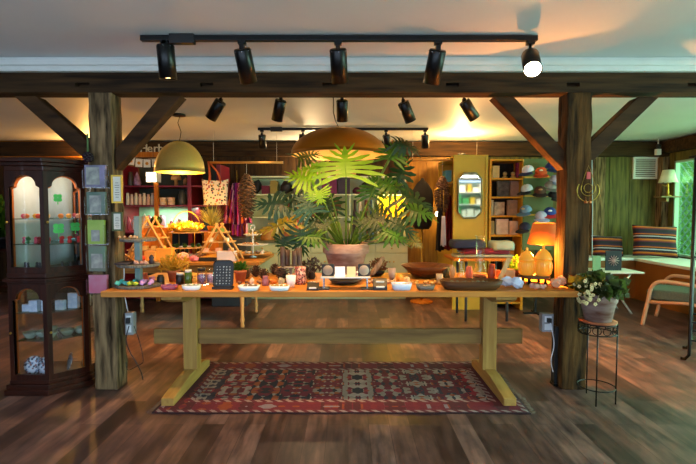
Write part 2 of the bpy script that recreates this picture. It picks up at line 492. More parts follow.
post(*RPX, 'rough dark timber post at right, lit by the orange table lamp', 2, M_postr)
def brace(pa, pb, pc, pd, label):
    """four pixel points: two on the beam, two on the post"""
    P = [at(*p, PY0+.03) for p in (pa, pb, pc, pd)]
    xm = P[0].x
    lim = min((LPX[0]-.006, LPX[1]+.006, RPX[0]-.006, RPX[1]+.006), key=lambda v: abs(v-P[2].x))
    for p in P[2:]: p.x = lim
    b = MB().prism([(p.x, min(p.z, zb0+.0)) for p in P], PY0+.025, PY1-.02)
    ang = 0
    return single(b, 'timber_brace', M_brace, label, 'brace', bevel=.006)
lx0 = 87.5; lx1 = 112
brace((14, 96), (36, 96), (87, 143), (87, 164), 'slanting brown timber brace on the outer side of the left post')
brace((182, 96), (160, 96), (110, 150), (110, 170), 'slanting brown timber brace between the left post and the gold dome lamp')
brace((493, 97), (514, 97), (565, 150), (565, 170), 'slanting warm lit timber brace on the inner side of the right post')
brace((659, 97), (638, 97), (594, 142), (594, 164), 'slanting dark timber brace on the outer side of the right post')

# ================================================================ TRACK LIGHTS
def track(px0, px1, py, Y, label):
    a = at(px0, py, Y).x; c = at(px1, py, Y).x
    t = thing('lighting_track', label, 'light track', ((a+c)/2, Y, CEIL-.03)); h = (c-a)/2
    MB().box(-h, h, -.018, .018, -.01, .022).build('rail', M_black, t, bevel=.003)
    MB().box(-h+.13*h+.02, -h+.13*h+.17, -.024, .024, -.026, .03).build('power_feed', M_blackp, t, bevel=.004)
    return t
def head(px, py0, py1, Y, label, rx, ry, lit=False, power=0, r=.05, ln=.2, aim=None, group=None):
    """spotlight can hanging from its track; its axis leans"""
    top = at(px, py0, Y)
    t = thing('track_spotlight', label, 'spotlight', (top.x, Y, CEIL-.04))
    if group: t['group'] = group
    dz = top.z-(CEIL-.04)
    MB().box(-.022, .022, -.02, .02, -.02, 0).tube([(0, 0, -.015), (0, 0, dz-.015)], .009).box(-.013, .013, -.02, .02, dz-.02, dz+.012).build('yoke', M_black, t)
    ax = Vector((ry, rx, -1)).normalized()
    R = Vector((0, 0, -1)).rotation_difference(ax).to_matrix()
    c = Vector((0, 0, dz-.01))
    b = MB()
    b.lathe([(r*.9, .0), (r, -.008), (r, -ln), (r*.93, -ln), (r*.9, -ln+.03), (.001, -ln+.03)], c, 28, R, cap=(True, False))
    b.build('housing', M_black, t)
    sc = MB().ball((0, 0, 0), .0035, 6, 4).build('screw', M_chrome, t)
    for k in range(7):
        a = 2*PI*k/7+.3
        p = R @ Vector((math.cos(a)*r*.94, math.sin(a)*r*.94, -.012))
        s2 = sc if k == 0 else sc.copy()
        if k: C.objects.link(s2)
        s2.location = c+p+R @ Vector((math.cos(a)*.003, math.sin(a)*.003, 0))
    e = MB().lathe([(r*.88, -ln+.012), (r*.85, -ln+.014), (.001, -ln+.016)], c, 20, R, cap=(False, True))
    if lit: m = mat('lit_lens', '#fff3d8', emit='#ffdf9c', estr=60)
    else: m = mat('dark_lens', '#5a5a60', rough=.1)
    if lit == 2: m = mat('soft_lens', '#fff3d8', emit='#ffd590', estr=12)
    e.build('lens', m, t)
    if power:
        base = Vector((top.x, Y, CEIL-.04))+c+ax*(ln+.03)
        o = light('SPOT', 'spot_beam', c+ax*(ln+.03), power, '#ffc27a', t, size=.04, angle=75, blend=.8)
        o.rotation_euler = ax.to_track_quat('-Z', 'Y').to_euler()
    return t
track(141, 537, 38, 2.86, 'long black lighting track nearest the front, above the five large spotlights')
track(215, 475, 88, 4.05, 'black lighting track behind the timber beam')
track(258, 428, 131, 6.0, 'short black lighting track farthest back, near the rear wall')
head(165, 43, 77, 2.86, 'black can spotlight at the left end of the front track', .14, .03, 2, 34, r=.052)
head(242, 47, 81, 2.86, 'black can spotlight second from the left end of the front track', .5, .12, 2, 34, r=.052)
head(338, 47, 81, 2.86, 'black can spotlight at the middle of the front track', .5, .05, 2, 34, r=.052)
head(438, 48, 83, 2.86, 'black can spotlight right of the middle on the front track', .5, -.14, 2, 34, r=.052)
head(530, 54, 82, 2.86, 'glowing spotlight at the right end of the front track, facing the room', -1.15, -.3, 1, 60, r=.052)
head(221, 100, 119, 4.05, 'black can spotlight leftmost of the row behind the beam, tilted left', .3, -.75, 2, 60, r=.05, ln=.18)
head(281, 99, 121, 4.05, 'black can spotlight second in the row behind the beam, tilted slightly left', .45, -.3, 2, 60, r=.05, ln=.18)
head(342, 99, 121, 4.05, 'black can spotlight in the row behind the beam, above the bowl pendant', .45, .02, 2, 60, r=.05, ln=.18)
head(403, 101, 120, 4.05, 'black can spotlight right of the bowl pendant behind the beam, tilted right', .4, .5, 2, 60, r=.05, ln=.18)
head(464, 100, 121, 4.05, 'black can spotlight rightmost of the row behind the beam, tilted right', .3, .75, 2, 60, r=.05, ln=.18)
head(262, 134, 150, 6.0, 'small black spotlight at the left end of the rear track', .35, 0, 2, 14, r=.048, ln=.17)
head(303, 134, 150, 6.0, 'small black spotlight on the rear track, left of the bowl pendant', .35, -.2, 2, 14, r=.048, ln=.17)
head(386, 134, 150, 6.0, 'small black spotlight on the rear track, behind the tallest leaf', .35, .2, 2, 14, r=.048, ln=.17)
head(425, 134, 150, 6.0, 'small black spotlight at the right end of the rear track', .35, 0.1, 2, 14, r=.048, ln=.17)

# ================================================================ PENDANT LAMPS
def cord(pts, parent): MB().tube(pts, .004, 6).build('cord', M_black, parent)
px = at(180, 172, 5.2); t = thing('dome_pendant_lamp', 'brushed gold dome pendant lamp hanging left of centre', 'pendant lamp', (px.x, 5.2, px.z))
h = at(180, 141, 5.2).z-px.z; R0 = (at(205, 172, 5.2).x-at(157, 172, 5.2).x)/2
pr = [(R0*math.cos(a), h*math.sin(a)) for a in [PI/2*k/12 for k in range(13)]]
MB().lathe([(R0+.004, -.008), (R0+.004, .006)]+pr[:-1]+[(.03, h)], seg=48, cap=(False, True)).lathe([(q*.97, z-.006) for q, z in pr[:-1]], seg=48, cap=(False, False)).build('shade', M_gold, t)
cord([(0, 0, h), (.02, 0, h+.1), (-.015, 0, h+.2), (0.01, 0, CEIL-px.z-.02)], t)
MB().lathe([(.07, CEIL-px.z-.02), (.07, CEIL-px.z)]).build('ceiling_rose', M_black, t)
MB().ball((0, 0, .1), .045).build('bulb', mat('bulb_glow', '#fff0c8', emit='#ffc76e', estr=25), t)
light('POINT', 'lamp_light', (0, 0, .03), 16, '#ffb65c', t, size=.05)
px = at(339, 155, 4.2); R0 = (at(387, 155, 4.2).x-at(292, 155, 4.2).x)/2; h = at(339, 128, 4.2).z-px.z
t = thing('bowl_pendant_lamp', 'wide amber gold bowl pendant lamp over the big potted plant', 'pendant lamp', (px.x, 4.2, px.z))
pr = [(R0*math.cos(a), h*math.sin(a)) for a in [PI/2*k/14 for k in range(15)]]
MB().lathe([(R0+.004, -.006), (R0+.004, .004)]+pr[:-1]+[(.03, h)], seg=64, cap=(False, True)).build('shade', M_bowlshade, t)
MB().lathe([(q*.985, z-.008) for q, z in pr[:-1]], seg=64, cap=(False, True)).build('shade_lining', M_goldin, t)
cord([(0, 0, h), (-.03, 0, h+.06), (-.05, 0, h+.14), (-.05, 0, CEIL-px.z-.03)], t)
MB().lathe([(.08, CEIL-px.z-.03), (.09, CEIL-px.z)]).build('ceiling_rose', M_brass, t)
MB().ball((0, 0, .1), .04).build('bulb', MATS['bulb_glow'], t)
light('POINT', 'lamp_light', (0, 0, .06), 11, '#ffc266', t, size=.05)

# ================================================================ TRESTLE TABLE + RUG
TX0, TX1, TY0, TY1, TZ = -1.645, 1.535, 3.06, 3.98, .76
# rear wall behind the viewpoint with its three tall windows
b = MB()
for a_, c_ in ((XL, -4.9), (-1.9, -1.5), (1.5, 1.9), (4.75, XR)): b.box(a_, c_, Y0-.1, Y0, 0, CEIL)
b.box(XL, XR, Y0-.1, Y0, 0, .25).box(XL, XR, Y0-.1, Y0, 2.15, CEIL)
struct(b.build('wall_front', M_wallo))
t = thing('goods_shelf', 'pale shelf of colourful goods behind the viewpoint, seen only in the octagonal mirror', 'shelving', (3.3, -1.1, 0))
MB().box(-1.1, 1.1, -.28, -.25, 0, 2.1).build('back_panel', mat('pale_teal_back', '#7f9a90', rough=.7), t)
light('AREA', 'shelf_light', (0, .5, 2.2), 18, '#fff0d8', t, size=1.5, sizey=.2, aim=None)  # added light above the shelf, brightens what the mirror reflects
rnd = random.Random(6)
for k in range(6):
    z = .1+k*.34; MB().box(-1.1, 1.1, -.25, .1, z-.02, z).build('shelf', M_whitep, t)
    x = -1.05
    while x < 1.0:
        w_ = rnd.uniform(.08, .2); h_ = rnd.uniform(.12, .27)
        MB().box(x, x+w_*.9, -.2, 0.05, z, z+h_).build('boxed_good', mat('mg%d' % rnd.randint(0, 7), ['#2c8a9a', '#c8a020', '#1c3a7a', '#b83a2c', '#d8d0c0', '#3f8a4c', '#141418', '#8a5a9a'][rnd.randint(0, 7)], rough=.6), t)
        x += w_+rnd.uniform(.0, .05)
t = thing('trestle_table', 'long honey pine trestle display table standing over the red rug', 'table', (0, 3.5, 0))
def L_(b): return b
MB().box(TX0, TX1, TY0-3.5, -.155+.0, TZ-.04, TZ).box(TX0, TX1, -.153, .15, TZ-.04, TZ).box(TX0, TX1, .152, TY1-3.5, TZ-.04, TZ).build('tabletop', M_table, t, bevel=.004)
for sx in (-1.19, 1.068):
    MB().box(sx-.052, sx+.052, -.05, .05, .09, TZ-.08).build('leg', M_tablez, t, bevel=.004)
    MB().prism([(-.5, .009), (.30, .009), (.30, .06), (.16, .1), (-.18, .1), (-.5, .06)], sx-.042, sx+.042, 'X').build('foot', M_tabley, t, bevel=.004)
    MB().prism([(-.40, TZ-.04), (.42, TZ-.04), (.42, TZ-.065), (.3, TZ-.1), (-.3, TZ-.1), (-.40, TZ-.065)], sx-.07, sx+.07, 'X').build('bearer', M_tabley, t, bevel=.004)
MB().box(-1.475, -1.246, -.02, .02, .285, .40).box(-1.134, 1.012, -.02, .02, .285, .40).box(1.124, 1.325, -.02, .02, .285, .40).box(-1.25, -1.13, -.015, .015, .30, .385).box(1.01, 1.13, -.015, .015, .30, .385).build('stretcher', M_stretch, t, bevel=.003)

def rugmat(hw, hh):
    m = bpy.data.materials.new('kilim'); m.use_nodes = True
    nt = m.node_tree; N = nt.nodes; L = nt.links; b = N['Principled BSDF']; b.inputs['Roughness'].default_value = .95
    tc = N.new('ShaderNodeTexCoord'); sp = N.new('ShaderNodeSeparateXYZ'); L.new(tc.outputs['Object'], sp.inputs[0])
    def ma(op, a, bb=None, c=None):
        n = N.new('ShaderNodeMath'); n.operation = op
        for i, v in enumerate((a, bb, c)):
            if v is None: continue
            if isinstance(v, (int, float)): n.inputs[i].default_value = v
            else: L.new(v, n.inputs[i])
        return n.outputs[0]
    def ramp(fac, stops):
        r = N.new('ShaderNodeValToRGB'); r.color_ramp.interpolation = 'CONSTANT'
        while len(r.color_ramp.elements) < len(stops): r.color_ramp.elements.new(.5)
        for i, (p, c) in enumerate(stops): r.color_ramp.elements[i].position = p
        for i, (p, c) in enumerate(stops): r.color_ramp.elements[i].color = srgb(c)+(1,)
        L.new(fac, r.inputs['Fac']); return r.outputs['Color']
    ax = ma('ABSOLUTE', sp.outputs['X']); ay = ma('ABSOLUTE', sp.outputs['Y'])
    d = ma('MINIMUM', ma('SUBTRACT', hw, ax), ma('SUBTRACT', hh, ay))
    # mirrored cells for the field
    def cells(px_, py_, sc):
        fx = ma('PINGPONG', sp.outputs['X'], px_); fy = ma('PINGPONG', sp.outputs['Y'], py_)
        cx = N.new('ShaderNodeCombineXYZ'); L.new(ma('MULTIPLY', fx, 1.0), cx.inputs[0]); L.new(ma('MULTIPLY', fy, 1.0), cx.inputs[1])
        L.new(ma('MULTIPLY', ma('FLOOR', ma('DIVIDE', sp.outputs['X'], px_*2)), .37), cx.inputs[2])
        v = N.new('ShaderNodeTexVoronoi'); v.distance = 'MANHATTAN'; v.inputs['Scale'].default_value = sc
        L.new(cx.outputs[0], v.inputs['Vector'])
        s2 = N.new('ShaderNodeSeparateColor'); L.new(v.outputs['Color'], s2.inputs[0])
        return s2.outputs[0], v.outputs['Distance']
    c1, d1 = cells(.11, .13, 22)
    field = ramp(c1, [(0, '#6c1028'), (.2, '#1a1526'), (.34, '#8a7c74'), (.5, '#5e0f1c'), (.66, '#96481c'), (.74, '#2a2436'), (.84, '#9c8c84'), (.93, '#8f1f2e')])
    c2, d2 = cells(.07, .05, 13)
    border = ramp(c2, [(0, '#640c24'), (.42, '#4a0c1a'), (.68, '#843818'), (.78, '#6c1424'), (.90, '#7f7480')])
    w = N.new('ShaderNodeTexWave'); w.inputs['Scale'].default_value = 9; w.bands_direction = 'DIAGONAL'
    L.new(tc.outputs['Object'], w.inputs['Vector'])
    gl = ramp(w.outputs['Fac'], [(0, '#5a1524'), (.5, '#8f7a78')])
    def mix(f, a, bb):
        n = N.new('ShaderNodeMix'); n.data_type = 'RGBA'; L.new(f, n.inputs['Factor']); L.new(a, n.inputs['A']); L.new(bb, n.inputs['B']); return n.outputs['Result']
    def gt(v): return ma('GREATER_THAN', d, v)
    c = mix(gt(.045), gl, border)
    c = mix(gt(.17), c, gl); c = mix(gt(.205), c, field)
    ed = N.new('ShaderNodeRGB'); ed.outputs[0].default_value = srgb('#2c0a14')+(1,)
    c = mix(gt(.012), ed.outputs[0], c)
    nz = N.new('ShaderNodeTexNoise'); nz.inputs['Scale'].default_value = 60; L.new(tc.outputs['Object'], nz.inputs['Vector'])
    mr = N.new('ShaderNodeMapRange'); mr.inputs['To Min'].default_value = .55; mr.inputs['To Max'].default_value = 1.0
    L.new(nz.outputs['Fac'], mr.inputs['Value'])
    vm = N.new('ShaderNodeVectorMath'); vm.operation = 'SCALE'; L.new(c, vm.inputs[0]); L.new(mr.outputs['Result'], vm.inputs['Scale'])
    L.new(vm.outputs[0], b.inputs['Base Color'])
    bp = N.new('ShaderNodeBump'); bp.inputs['Strength'].default_value = .4; bp.inputs['Distance'].default_value = .003
    L.new(nz.outputs['Fac'], bp.inputs['Height']); L.new(bp.outputs['Normal'], b.inputs['Normal'])
    return m
RX0, RX1, RY0, RY1 = -1.25, 1.17, 2.9, 3.9
hw, hh = (RX1-RX0)/2, (RY1-RY0)/2
t = thing('patterned_rug', 'red and cream patterned oriental rug under the trestle table', 'rug', ((RX0+RX1)/2, (RY0+RY1)/2, 0))
rnd = random.Random(5)
def rf(u, v):
    x = (u*2-1)*hw; y = (v*2-1)*hh
    return Vector((x+.006*math.sin(y*17), y+.006*math.sin(x*9)+.003*math.sin(x*31), .0045+.001*math.sin(x*11)*math.sin(y*9)))
MB().grid(rf, 90, 40).build('rug_pile', rugmat(hw, hh), t, solid=.006)
fb = MB()
for sx in (-1, 1):
    for k in range(70):
        y = -hh+.01+k*(2*hh-.02)/69
        x = sx*(hw-.004)+.006*math.sin(y*17)
        fb.tube([(x, y, .005), (x+sx*.02, y+rnd.uniform(-.006, .006), .003), (x+sx*rnd.uniform(.03, .05), y+rnd.uniform(-.01, .01), .003)], .002, 4)
o = fb.build('fringe', mat('fringe_yarn', '#6e5a4c', rough=1), t); o['kind'] = 'stuff'
# ================================================================ CURIO CABINET (left)
cab = thing('curio_cabinet', 'tall dark mahogany curio cabinet with arched glass doors at the left', 'display cabinet', (-2.125, 3.215, 0))
PL = [(-.25, 0), (.02, 0), (.20, .19), (.20, .42), (-.25, .42)]         # plan
def off(poly, d):
    c = Vector((sum(p[0] for p in poly)/5, sum(p[1] for p in poly)/5)); out = []
    n = len(poly)
    for i in range(n):
        a, b_, c_ = Vector(poly[i-1]), Vector(poly[i]), Vector(poly[(i+1) % n])
        e1 = (b_-a).normalized(); e2 = (c_-b_).normalized()
        n1 = Vector((e1.y, -e1.x)); n2 = Vector((e2.y, -e2.x))
        bi = (n1+n2).normalized(); out.append(tuple(b_+bi*(d/max(.3, bi.dot(n1)))))
    return out
Hc = 1.66
b = MB()
for d, z0, z1 in ((.03, 0, .04), (.02, .04, .075), (.005, .075, .1)): b.prism(off(PL, d), z0, z1, 'Z')
b.build('plinth', M_mahogx, cab, bevel=.004)
b = MB()
for d, z0, z1 in ((.0, Hc-.09, Hc-.055), (.015, Hc-.055, Hc-.03), (.035, Hc-.03, Hc)): b.prism(off(PL, d), z0, z1, 'Z')
b.build('cornice', M_mahogx, cab, bevel=.004)
zm0, zm1 = .78, .86
b = MB()
for d, z0, z1 in ((.004, zm0, zm0+.02), (.022, zm0+.02, zm0+.045), (.004, zm0+.045, zm1)): b.prism(off(PL, d), z0, z1, 'Z')
b.build('middle_moulding', M_mahogx, cab, bevel=.004)
b = MB()
for x, y in ((-.235, .405), (.185, .405), (.185, .205), (-.235, .018), ):
    b.box(x-.014, x+.014, y-.014, y+.014, .1, Hc-.09)
b.build('corner_post', M_mahog, cab)
MB().box(-.22, .17, .408, .414, .1, zm0).build('rear_glass', M_glass, cab)
MB().box(-.248, -.244, .02, .4, zm1, Hc-.09).build('pale_side_panel', mat('pale_reflection', '#b4bcc0', rough=.5), cab)  # pale colour stands in for grey light mirrored in the cabinet
MB().box(-.248, -.244, .02, .4, .1, zm0).build('side_glass', M_glass, cab)
MB().box(-.22, .17, .408, .414, zm1, Hc-.09).build('mirror_back', mat('mirror', '#c9d2d6', rough=.04, metal=1, var=.01), cab)
def door(p0, p1, z0, z1, nm):
    p0 = Vector(p0+(0,)); p1 = Vector(p1+(0,)); e = (p1-p0); W = e.length; e.normalize()
    n = Vector((-e.y, e.x, 0))
    M = Matrix(((e.x, n.x, 0, p0.x), (e.y, n.y, 0, p0.y), (0, 0, 1, 0), (0, 0, 0, 1)))
    st = .029
    b = MB()
    b.box(0, st, 0, .022, z0, z1, M).box(W-st, W, 0, .022, z0, z1, M).box(st, W-st, 0, .022, z0, z0+.04, M)
    # arched top rail
    w0, w1 = st, W-st; mid = (w0+w1)/2; hw_ = (w1-w0)/2; top = z1; sh = z1-.115; pk = z1-.028
    pts = [(w0, sh)]
    for k in range(13):
        a = PI-PI*k/12; pts.append((mid+hw_*.78*math.cos(a), sh+.012+(pk-sh-.012)*math.sin(a)))
    pts.append((w1, sh))
    bot = pts; Tp = [(q[0], top) for q in pts]
    for i in range(len(pts)-1):
        b.prism([pts[i], pts[i+1], Tp[i+1], Tp[i]], 0, .022, 'Y', M)
    d = b.build('glazed_door', M_mahog, cab)
    g = MB().box(st-.004, W-st+.004, .009, .012, z0+.03, z1-.03, M).build('glass_pane', M_glass, d)
    # light inner lining of the arch
    b = MB()
    for i in range(len(pts)-1):
        p, q = pts[i], pts[i+1]
        b.prism([p, q, (q[0], q[1]-.008), (p[0], p[1]-.008)], .022, .05, 'Y', M)
    b.box(st-.006, st, .022, .05, z0+.04, sh, M).box(W-st, W-st+.006, .022, .05, z0+.04, sh, M)
    b.build('inner_lining', M_mahogl, d)
    MB().ball(M @ Vector((.018, -.012, (z0+z1)/2)), .009, 8, 6).build('knob', M_brass, d)
door(PL[0], PL[1], .1, zm0, 'lower'); door(PL[1], PL[2], .1, zm0, 'lower')
door(PL[0], PL[1], zm1, Hc-.09, 'upper'); door(PL[1], PL[2], zm1, Hc-.09, 'upper')
for a, c in ((PL[2], PL[3]),):
    MB().box(.178, .198, .2, .41, .1, .14).box(.178, .198, .2, .41, Hc-.13, Hc-.09).build('side_rail', M_mahog, cab)
    MB().box(.186, .19, .2, .41, .14, zm0).box(.186, .19, .2, .41, zm1, Hc-.13).build('side_glass', M_glass, cab)
SH = [.1, .375, .575, .86, 1.06, 1.24]
inner = [(-.22, .03), (.01, .03), (.175, .2), (.175, .4), (-.22, .4)]
M_gshelf = glassmat('glass_shelf_sheet', '#cfe8e0', fac=.25)
for z in (SH[1], SH[2], SH[4], SH[5]): MB().prism(inner, z-.006, z, 'Z').build('glass_shelf', M_gshelf, cab)
def clover(x, z, s):
    b = MB(); p0 = Vector(PL[1]); p1 = Vector(PL[2]); e = (p1-p0).normalized(); n = Vector((e.y, -e.x))
    o = p0+e*x+n*.004
    M = Matrix(((e.x, n.x, 0, o.x), (e.y, n.y, 0, o.y), (0, 0, 1, z), (0, 0, 0, 1)))
    for k in range(4):
        a = PI/4+PI/2*k
        b.prism([(math.cos(a)*s*.5+math.cos(t_)*s*.42, math.sin(a)*s*.5+math.sin(t_)*s*.42) for t_ in [2*PI*i/10 for i in range(10)]], 0, .002, 'Y', M)
    b.box(-.003, .003, 0, .002, -s*1.3, 0, M)
    return b.build('clover_sticker', mat('clover_green', '#3fae4c', rough=.5), cab, label='green four leaf clover sticker')
clover(.085, 1.385, .035); clover(.085, 1.17, .045); clover(.19, 1.18, .04)
CB = Vector((-2.125, 3.215, 0))
def incab(x, y, z): return CB+Vector((x, y, z+.0005))
trk = [('#c8401c', 'orange'), ('#d85a70', 'pink'), ('#e08a2c', 'amber')]
spots = [(-.19, .1), (-.15, .07), (-.1, .09), (-.06, .06), (-.01, .08), (.05, .14), (.09, .17), (.13, .22), (.15, .28)]
cols = ['#d8506a', '#d86a2c', '#e0a030', '#d83a1c', '#e0b060', '#d87a2c', '#e8a040', '#b88060', '#c8b090']
for i, (x, y) in enumerate(spots):
    b = MB().ball((0, 0, .017), (.02, .016, .017), 12, 8).lathe([(.012, 0), (.014, .006), (.006, .012)], seg=10)
    single(b, 'trinket', mat('trinket_%d' % i, cols[i], rough=.3), 'small orange and pink trinket on the top glass shelf of the cabinet', 'trinket', incab(x, y, SH[5]), group='trinkets on the top cabinet shelf')
cols = ['#c8506a', '#2c6a3a', '#d85a70', '#8a1018', '#c01824', '#c01824', '#d02a30', '#c01824', '#7a9a3a']
for i, (x, y) in enumerate(spots):
    b = MB().lathe([(.012, 0), (.016, .01), (.01, .03), (.016, .04), (.003, .05)], seg=12).rock((.006, 0, .035), .018, i)
    single(b, 'figurine', mat('figurine_%d' % i, cols[i], rough=.35), 'little red and green figurine on the second glass shelf of the cabinet', 'figurine', incab(x, y, SH[4]), group='figurines on the second cabinet shelf')
for i, (x, y) in enumerate(spots):
    b = MB().lathe([(.014, 0), (.016, .004), (.007, .02), (.011, .035), (.007, .05), (.009, .06), (.001, .07)], seg=12)
    single(b, 'chess_like_figure', mat('pewter', '#3a3a40', rough=.4, metal=.5), 'small dark pewter figure on the floor of the upper cabinet', 'figurine', incab(x, y, SH[3]), group='pewter figures in the upper cabinet')
    if i == 0: bpy.data.objects['chess_like_figure'].name = 'pewter_figure'
for i, (x, y, w, h) in enumerate([(-.18, .09, .05, .05), (-.12, .08, .06, .08), (-.05, .1, .05, .1), (.03, .14, .06, .07), (.09, .2, .07, .11), (.14, .28, .05, .08)]):
    b = MB().box(-w/2, w/2, -.02, .02, 0, h)
    single(b, 'small_box', mat('blue_white_card', '#9fb4cc', col2='#c8d2dc', scale=40, rough=.5), 'small blue and white gift box on the upper shelf of the lower cabinet', 'box', incab(x, y, SH[2]), group='gift boxes in the lower cabinet', bevel=.002)
for i, (x, y) in enumerate([(-.17, .1), (-.1, .13), (-.03, .1), (.05, .18), (.11, .24), (-.12, .25)]):
    b = MB().lathe([(.02, 0), (.03, .006), (.045, .03), (.05, .045), (.046, .045), (.04, .03), (.015, .01)], seg=18)
    single(b, 'glass_bowl', mat('frosted_glass', '#a8b8a8', rough=.2, trans=.4), 'small pale glass bowl on the middle shelf of the lower cabinet', 'bowl', incab(x, y, SH[1]), group='glass bowls in the lower cabinet')
for i, (x, y, rz) in enumerate([(-.16, .12, .2), (-.06, .1, -.2), (.06, .2, -.9), (.12, .28, -1)]):
    M = Matrix.Rotation(PI/2-.25, 4, 'X')
    b = MB().lathe([(.001, .0), (.04, .003), (.065, .01), (.066, .014), (.04, .008), (.001, .005)], (0, 0, .068), 24, M)
    single(b, 'decorated_plate', specklemat('plate_pattern', '#b8c0cc', ['#5a6a8a', '#7a4a4a', '#2c3a4a'], 60, .5, .3), 'patterned round plate propped up on the cabinet floor', 'plate', incab(x, y, .103), rz, group='plates at the cabinet bottom')
light('POINT', 'cabinet_light', (0, .2, Hc-.12), 2.6, '#ffe0b8', cab, size=.03)

# ================================================================ ON THE LEFT POST
pc = mat('pocket_plastic', '#7f8f96', rough=.2, var=.2)
def leaflet(px0, px1, py0, py1, front, label, extra=None, Y=3.245):
    a = at(px0, py1, Y); c = at(px1, py0, Y)
    w = c.x-a.x; h = c.z-a.z
    t = thing('leaflet_pocket', label, 'leaflet holder', ((a.x+c.x)/2, Y, a.z))
    MB().box(-w/2, w/2, .035, .04, 0, h).box(-w/2, -w/2+.003, -.02, .04, 0, h*.8).box(w/2-.003, w/2, -.02, .04, 0, h*.8).box(-w/2, w/2, -.02, .04, 0, .004).build('pocket', M_glass, t)
    MB().box(-w/2+.006, w/2-.006, .0, .02, .006, h).build('leaflets', front, t, bevel=.001)
    if extra: MB().box(*extra(w, h)).build('cover_panel', mat('panel_'+label[:6], '#a8a89c', rough=.5, scale=20, col2='#6c6c70'), t)
    return t
leaflet(84, 106, 165, 188, mat('violet_cover', '#5a5a68', col2='#8a7fa8', scale=9, rough=.4), 'clear pocket with grey and violet leaflets, topmost on the left post', lambda w, h: (-w*.38, w*.2, -.003, -.001, h*.15, h*.9))
leaflet(86, 106, 192, 215, mat('green_grey_cover', '#3f5a4c', col2='#6a7a70', scale=9, rough=.4), 'clear pocket with grey green leaflets, second down on the left post', lambda w, h: (-w*.3, w*.25, -.003, -.001, h*.1, h*.85))
leaflet(87, 105, 220, 245, mat('lime_cover', '#7f9a2c', col2='#9aae4a', scale=9, rough=.4), 'pocket holding lime green booklets with a pale panel, on the left post', lambda w, h: (-w*.25, w*.2, -.003, -.001, h*.15, h*.6))
leaflet(88, 106, 246, 272, mat('taupe_cover', '#6a6058', col2='#4f7a5f', scale=7, rough=.4), 'pocket holding taupe and green leaflets, fourth down on the left post', lambda w, h: (-w*.3, w*.3, -.003, -.001, h*.15, h*.7))
leaflet(88, 108, 275, 294, mat('pink_cover', '#b04a6c', col2='#a87a90', scale=7, rough=.4), 'pocket holding pink leaflets, lowest on the left post')
p = at(88, 157, 3.24)
t = thing('hanging_ball_ornament', 'dark purple berry ball ornament hanging on a green ribbon from the left post', 'ornament', p)
b = MB()
for i in range(40):
    a = i*2.4; zz = 1-2*(i+.5)/40; r = math.sqrt(1-zz*zz)
    b.ball((.03*r*math.cos(a), .03*r*math.sin(a), .03*zz), .0095, 6, 4)
b.ball((0, 0, 0), .028, 10, 8).build('berries', mat('dark_berry', '#1c0614', rough=.25), t)
MB().box(-.006, .006, -.001, .001, .03, .16).build('ribbon', mat('green_ribbon', '#4f6a3a', rough=.8), t)
def framed(px0, px1, py0, py1, Y, label, fm, pm, name='framed_sign'):
    a = at(px0, py1, Y); c = at(px1, py0, Y); w = c.x-a.x; h = c.z-a.z
    t = thing(name, label, 'sign', ((a.x+c.x)/2, Y, a.z)); f = .012
    MB().box(-w/2, w/2, 0, .012, 0, f).box(-w/2, w/2, 0, .012, h-f, h).box(-w/2, -w/2+f, 0, .012, f, h-f).box(w/2-f, w/2, 0, .012, f, h-f).build('frame', fm, t)
    MB().box(-w/2+f, w/2-f, .004, .008, f, h-f).build('picture', pm, t)
    b = MB()
    for k in range(7):
        z = h*.2+k*h*.085; q = w*.2*(1-.3*(k % 3 == 0))
        b.box(-q, q, .0025, .004, z, z+h*.02)
    b.build('lettering', mat('faded_ink', '#5c5044', rough=.8), t)
framed(111.5, 122, 175, 203, 3.27, 'narrow gold framed notice hanging beside the left post', M_brass, M_paper)
framed(112, 122, 212, 231, 3.27, 'small green and cream card hanging below the gold framed notice', mat('olive_frame', '#4a5230', rough=.6), M_paper, 'hanging_card')
M_box = mat('grey_box', '#8f8f92', rough=.5)
def outlet(px, py0, py1, Y, label, w=.07):
    a = at(px, py1, Y); c = at(px, py0, Y); h = c.z-a.z
    t = thing('outlet_box', label, 'outlet', (a.x, Y, a.z))
    MB().box(-w/2, w/2, -.03, .03, 0, h).build('housing', M_box, t, bevel=.004)
    MB().box(-w*.3, w*.3, -.034, -.03, h*.12, h*.45).box(-w*.3, w*.3, -.034, -.03, h*.55, h*.88).build('socket', M_white, t, bevel=.001)
    MB().box(-.012, .016, -.06, -.034, h*.55, h*.8).build('plug', M_blackp, t, bevel=.003)
    return a, h
a, h = outlet(131, 312, 334, 3.42, 'white electrical outlet box on the inner side of the left post', .06)
MB().box(-.04, .0, 0, .035, -.0, .1)
def cable(name, pts, r, m, label):
    # smooth the pixel/world points
    P = [Vector(p) for p in pts]; out = []
    for i in range(len(P)-1):
        p0, p1, p2, p3 = P[max(i-1, 0)], P[i], P[i+1], P[min(i+2, len(P)-1)]
        for k in range(6):
            t_ = k/6; out.append(.5*((2*p1)+(-p0+p2)*t_+(2*p0-5*p1+4*p2-p3)*t_**2+(-p0+3*p1-3*p2+p3)*t_**3))
    out.append(P[-1])
    return single(MB().tube(out, r, 6), name, m, label, 'cable')
Yc = 3.35
cable('power_cable', [at(129, 326, Yc), at(126, 340, Yc), at(130, 352, Yc), at(136, 362, Yc), at(141, 372, Yc), at(143, 380, Yc)], .004, M_blackp, 'black cable hanging from the outlet on the left post to near the floor')
cable('power_cable', [at(134, 326, Yc-.02), at(139, 340, Yc), at(142, 352, Yc), at(143, 362, Yc), at(137, 366, Yc), at(128, 370, Yc), at(126, 362, Yc)], .003, M_blackp, 'thin black cable looping beside the outlet on the left post')
cable('white_cable', [Vector((-1.648, 3.40, .9)), Vector((-1.65, 3.40, .7)), at(128, 312, 3.42)], .004, M_white, 'white cable running down the left post into its outlet')
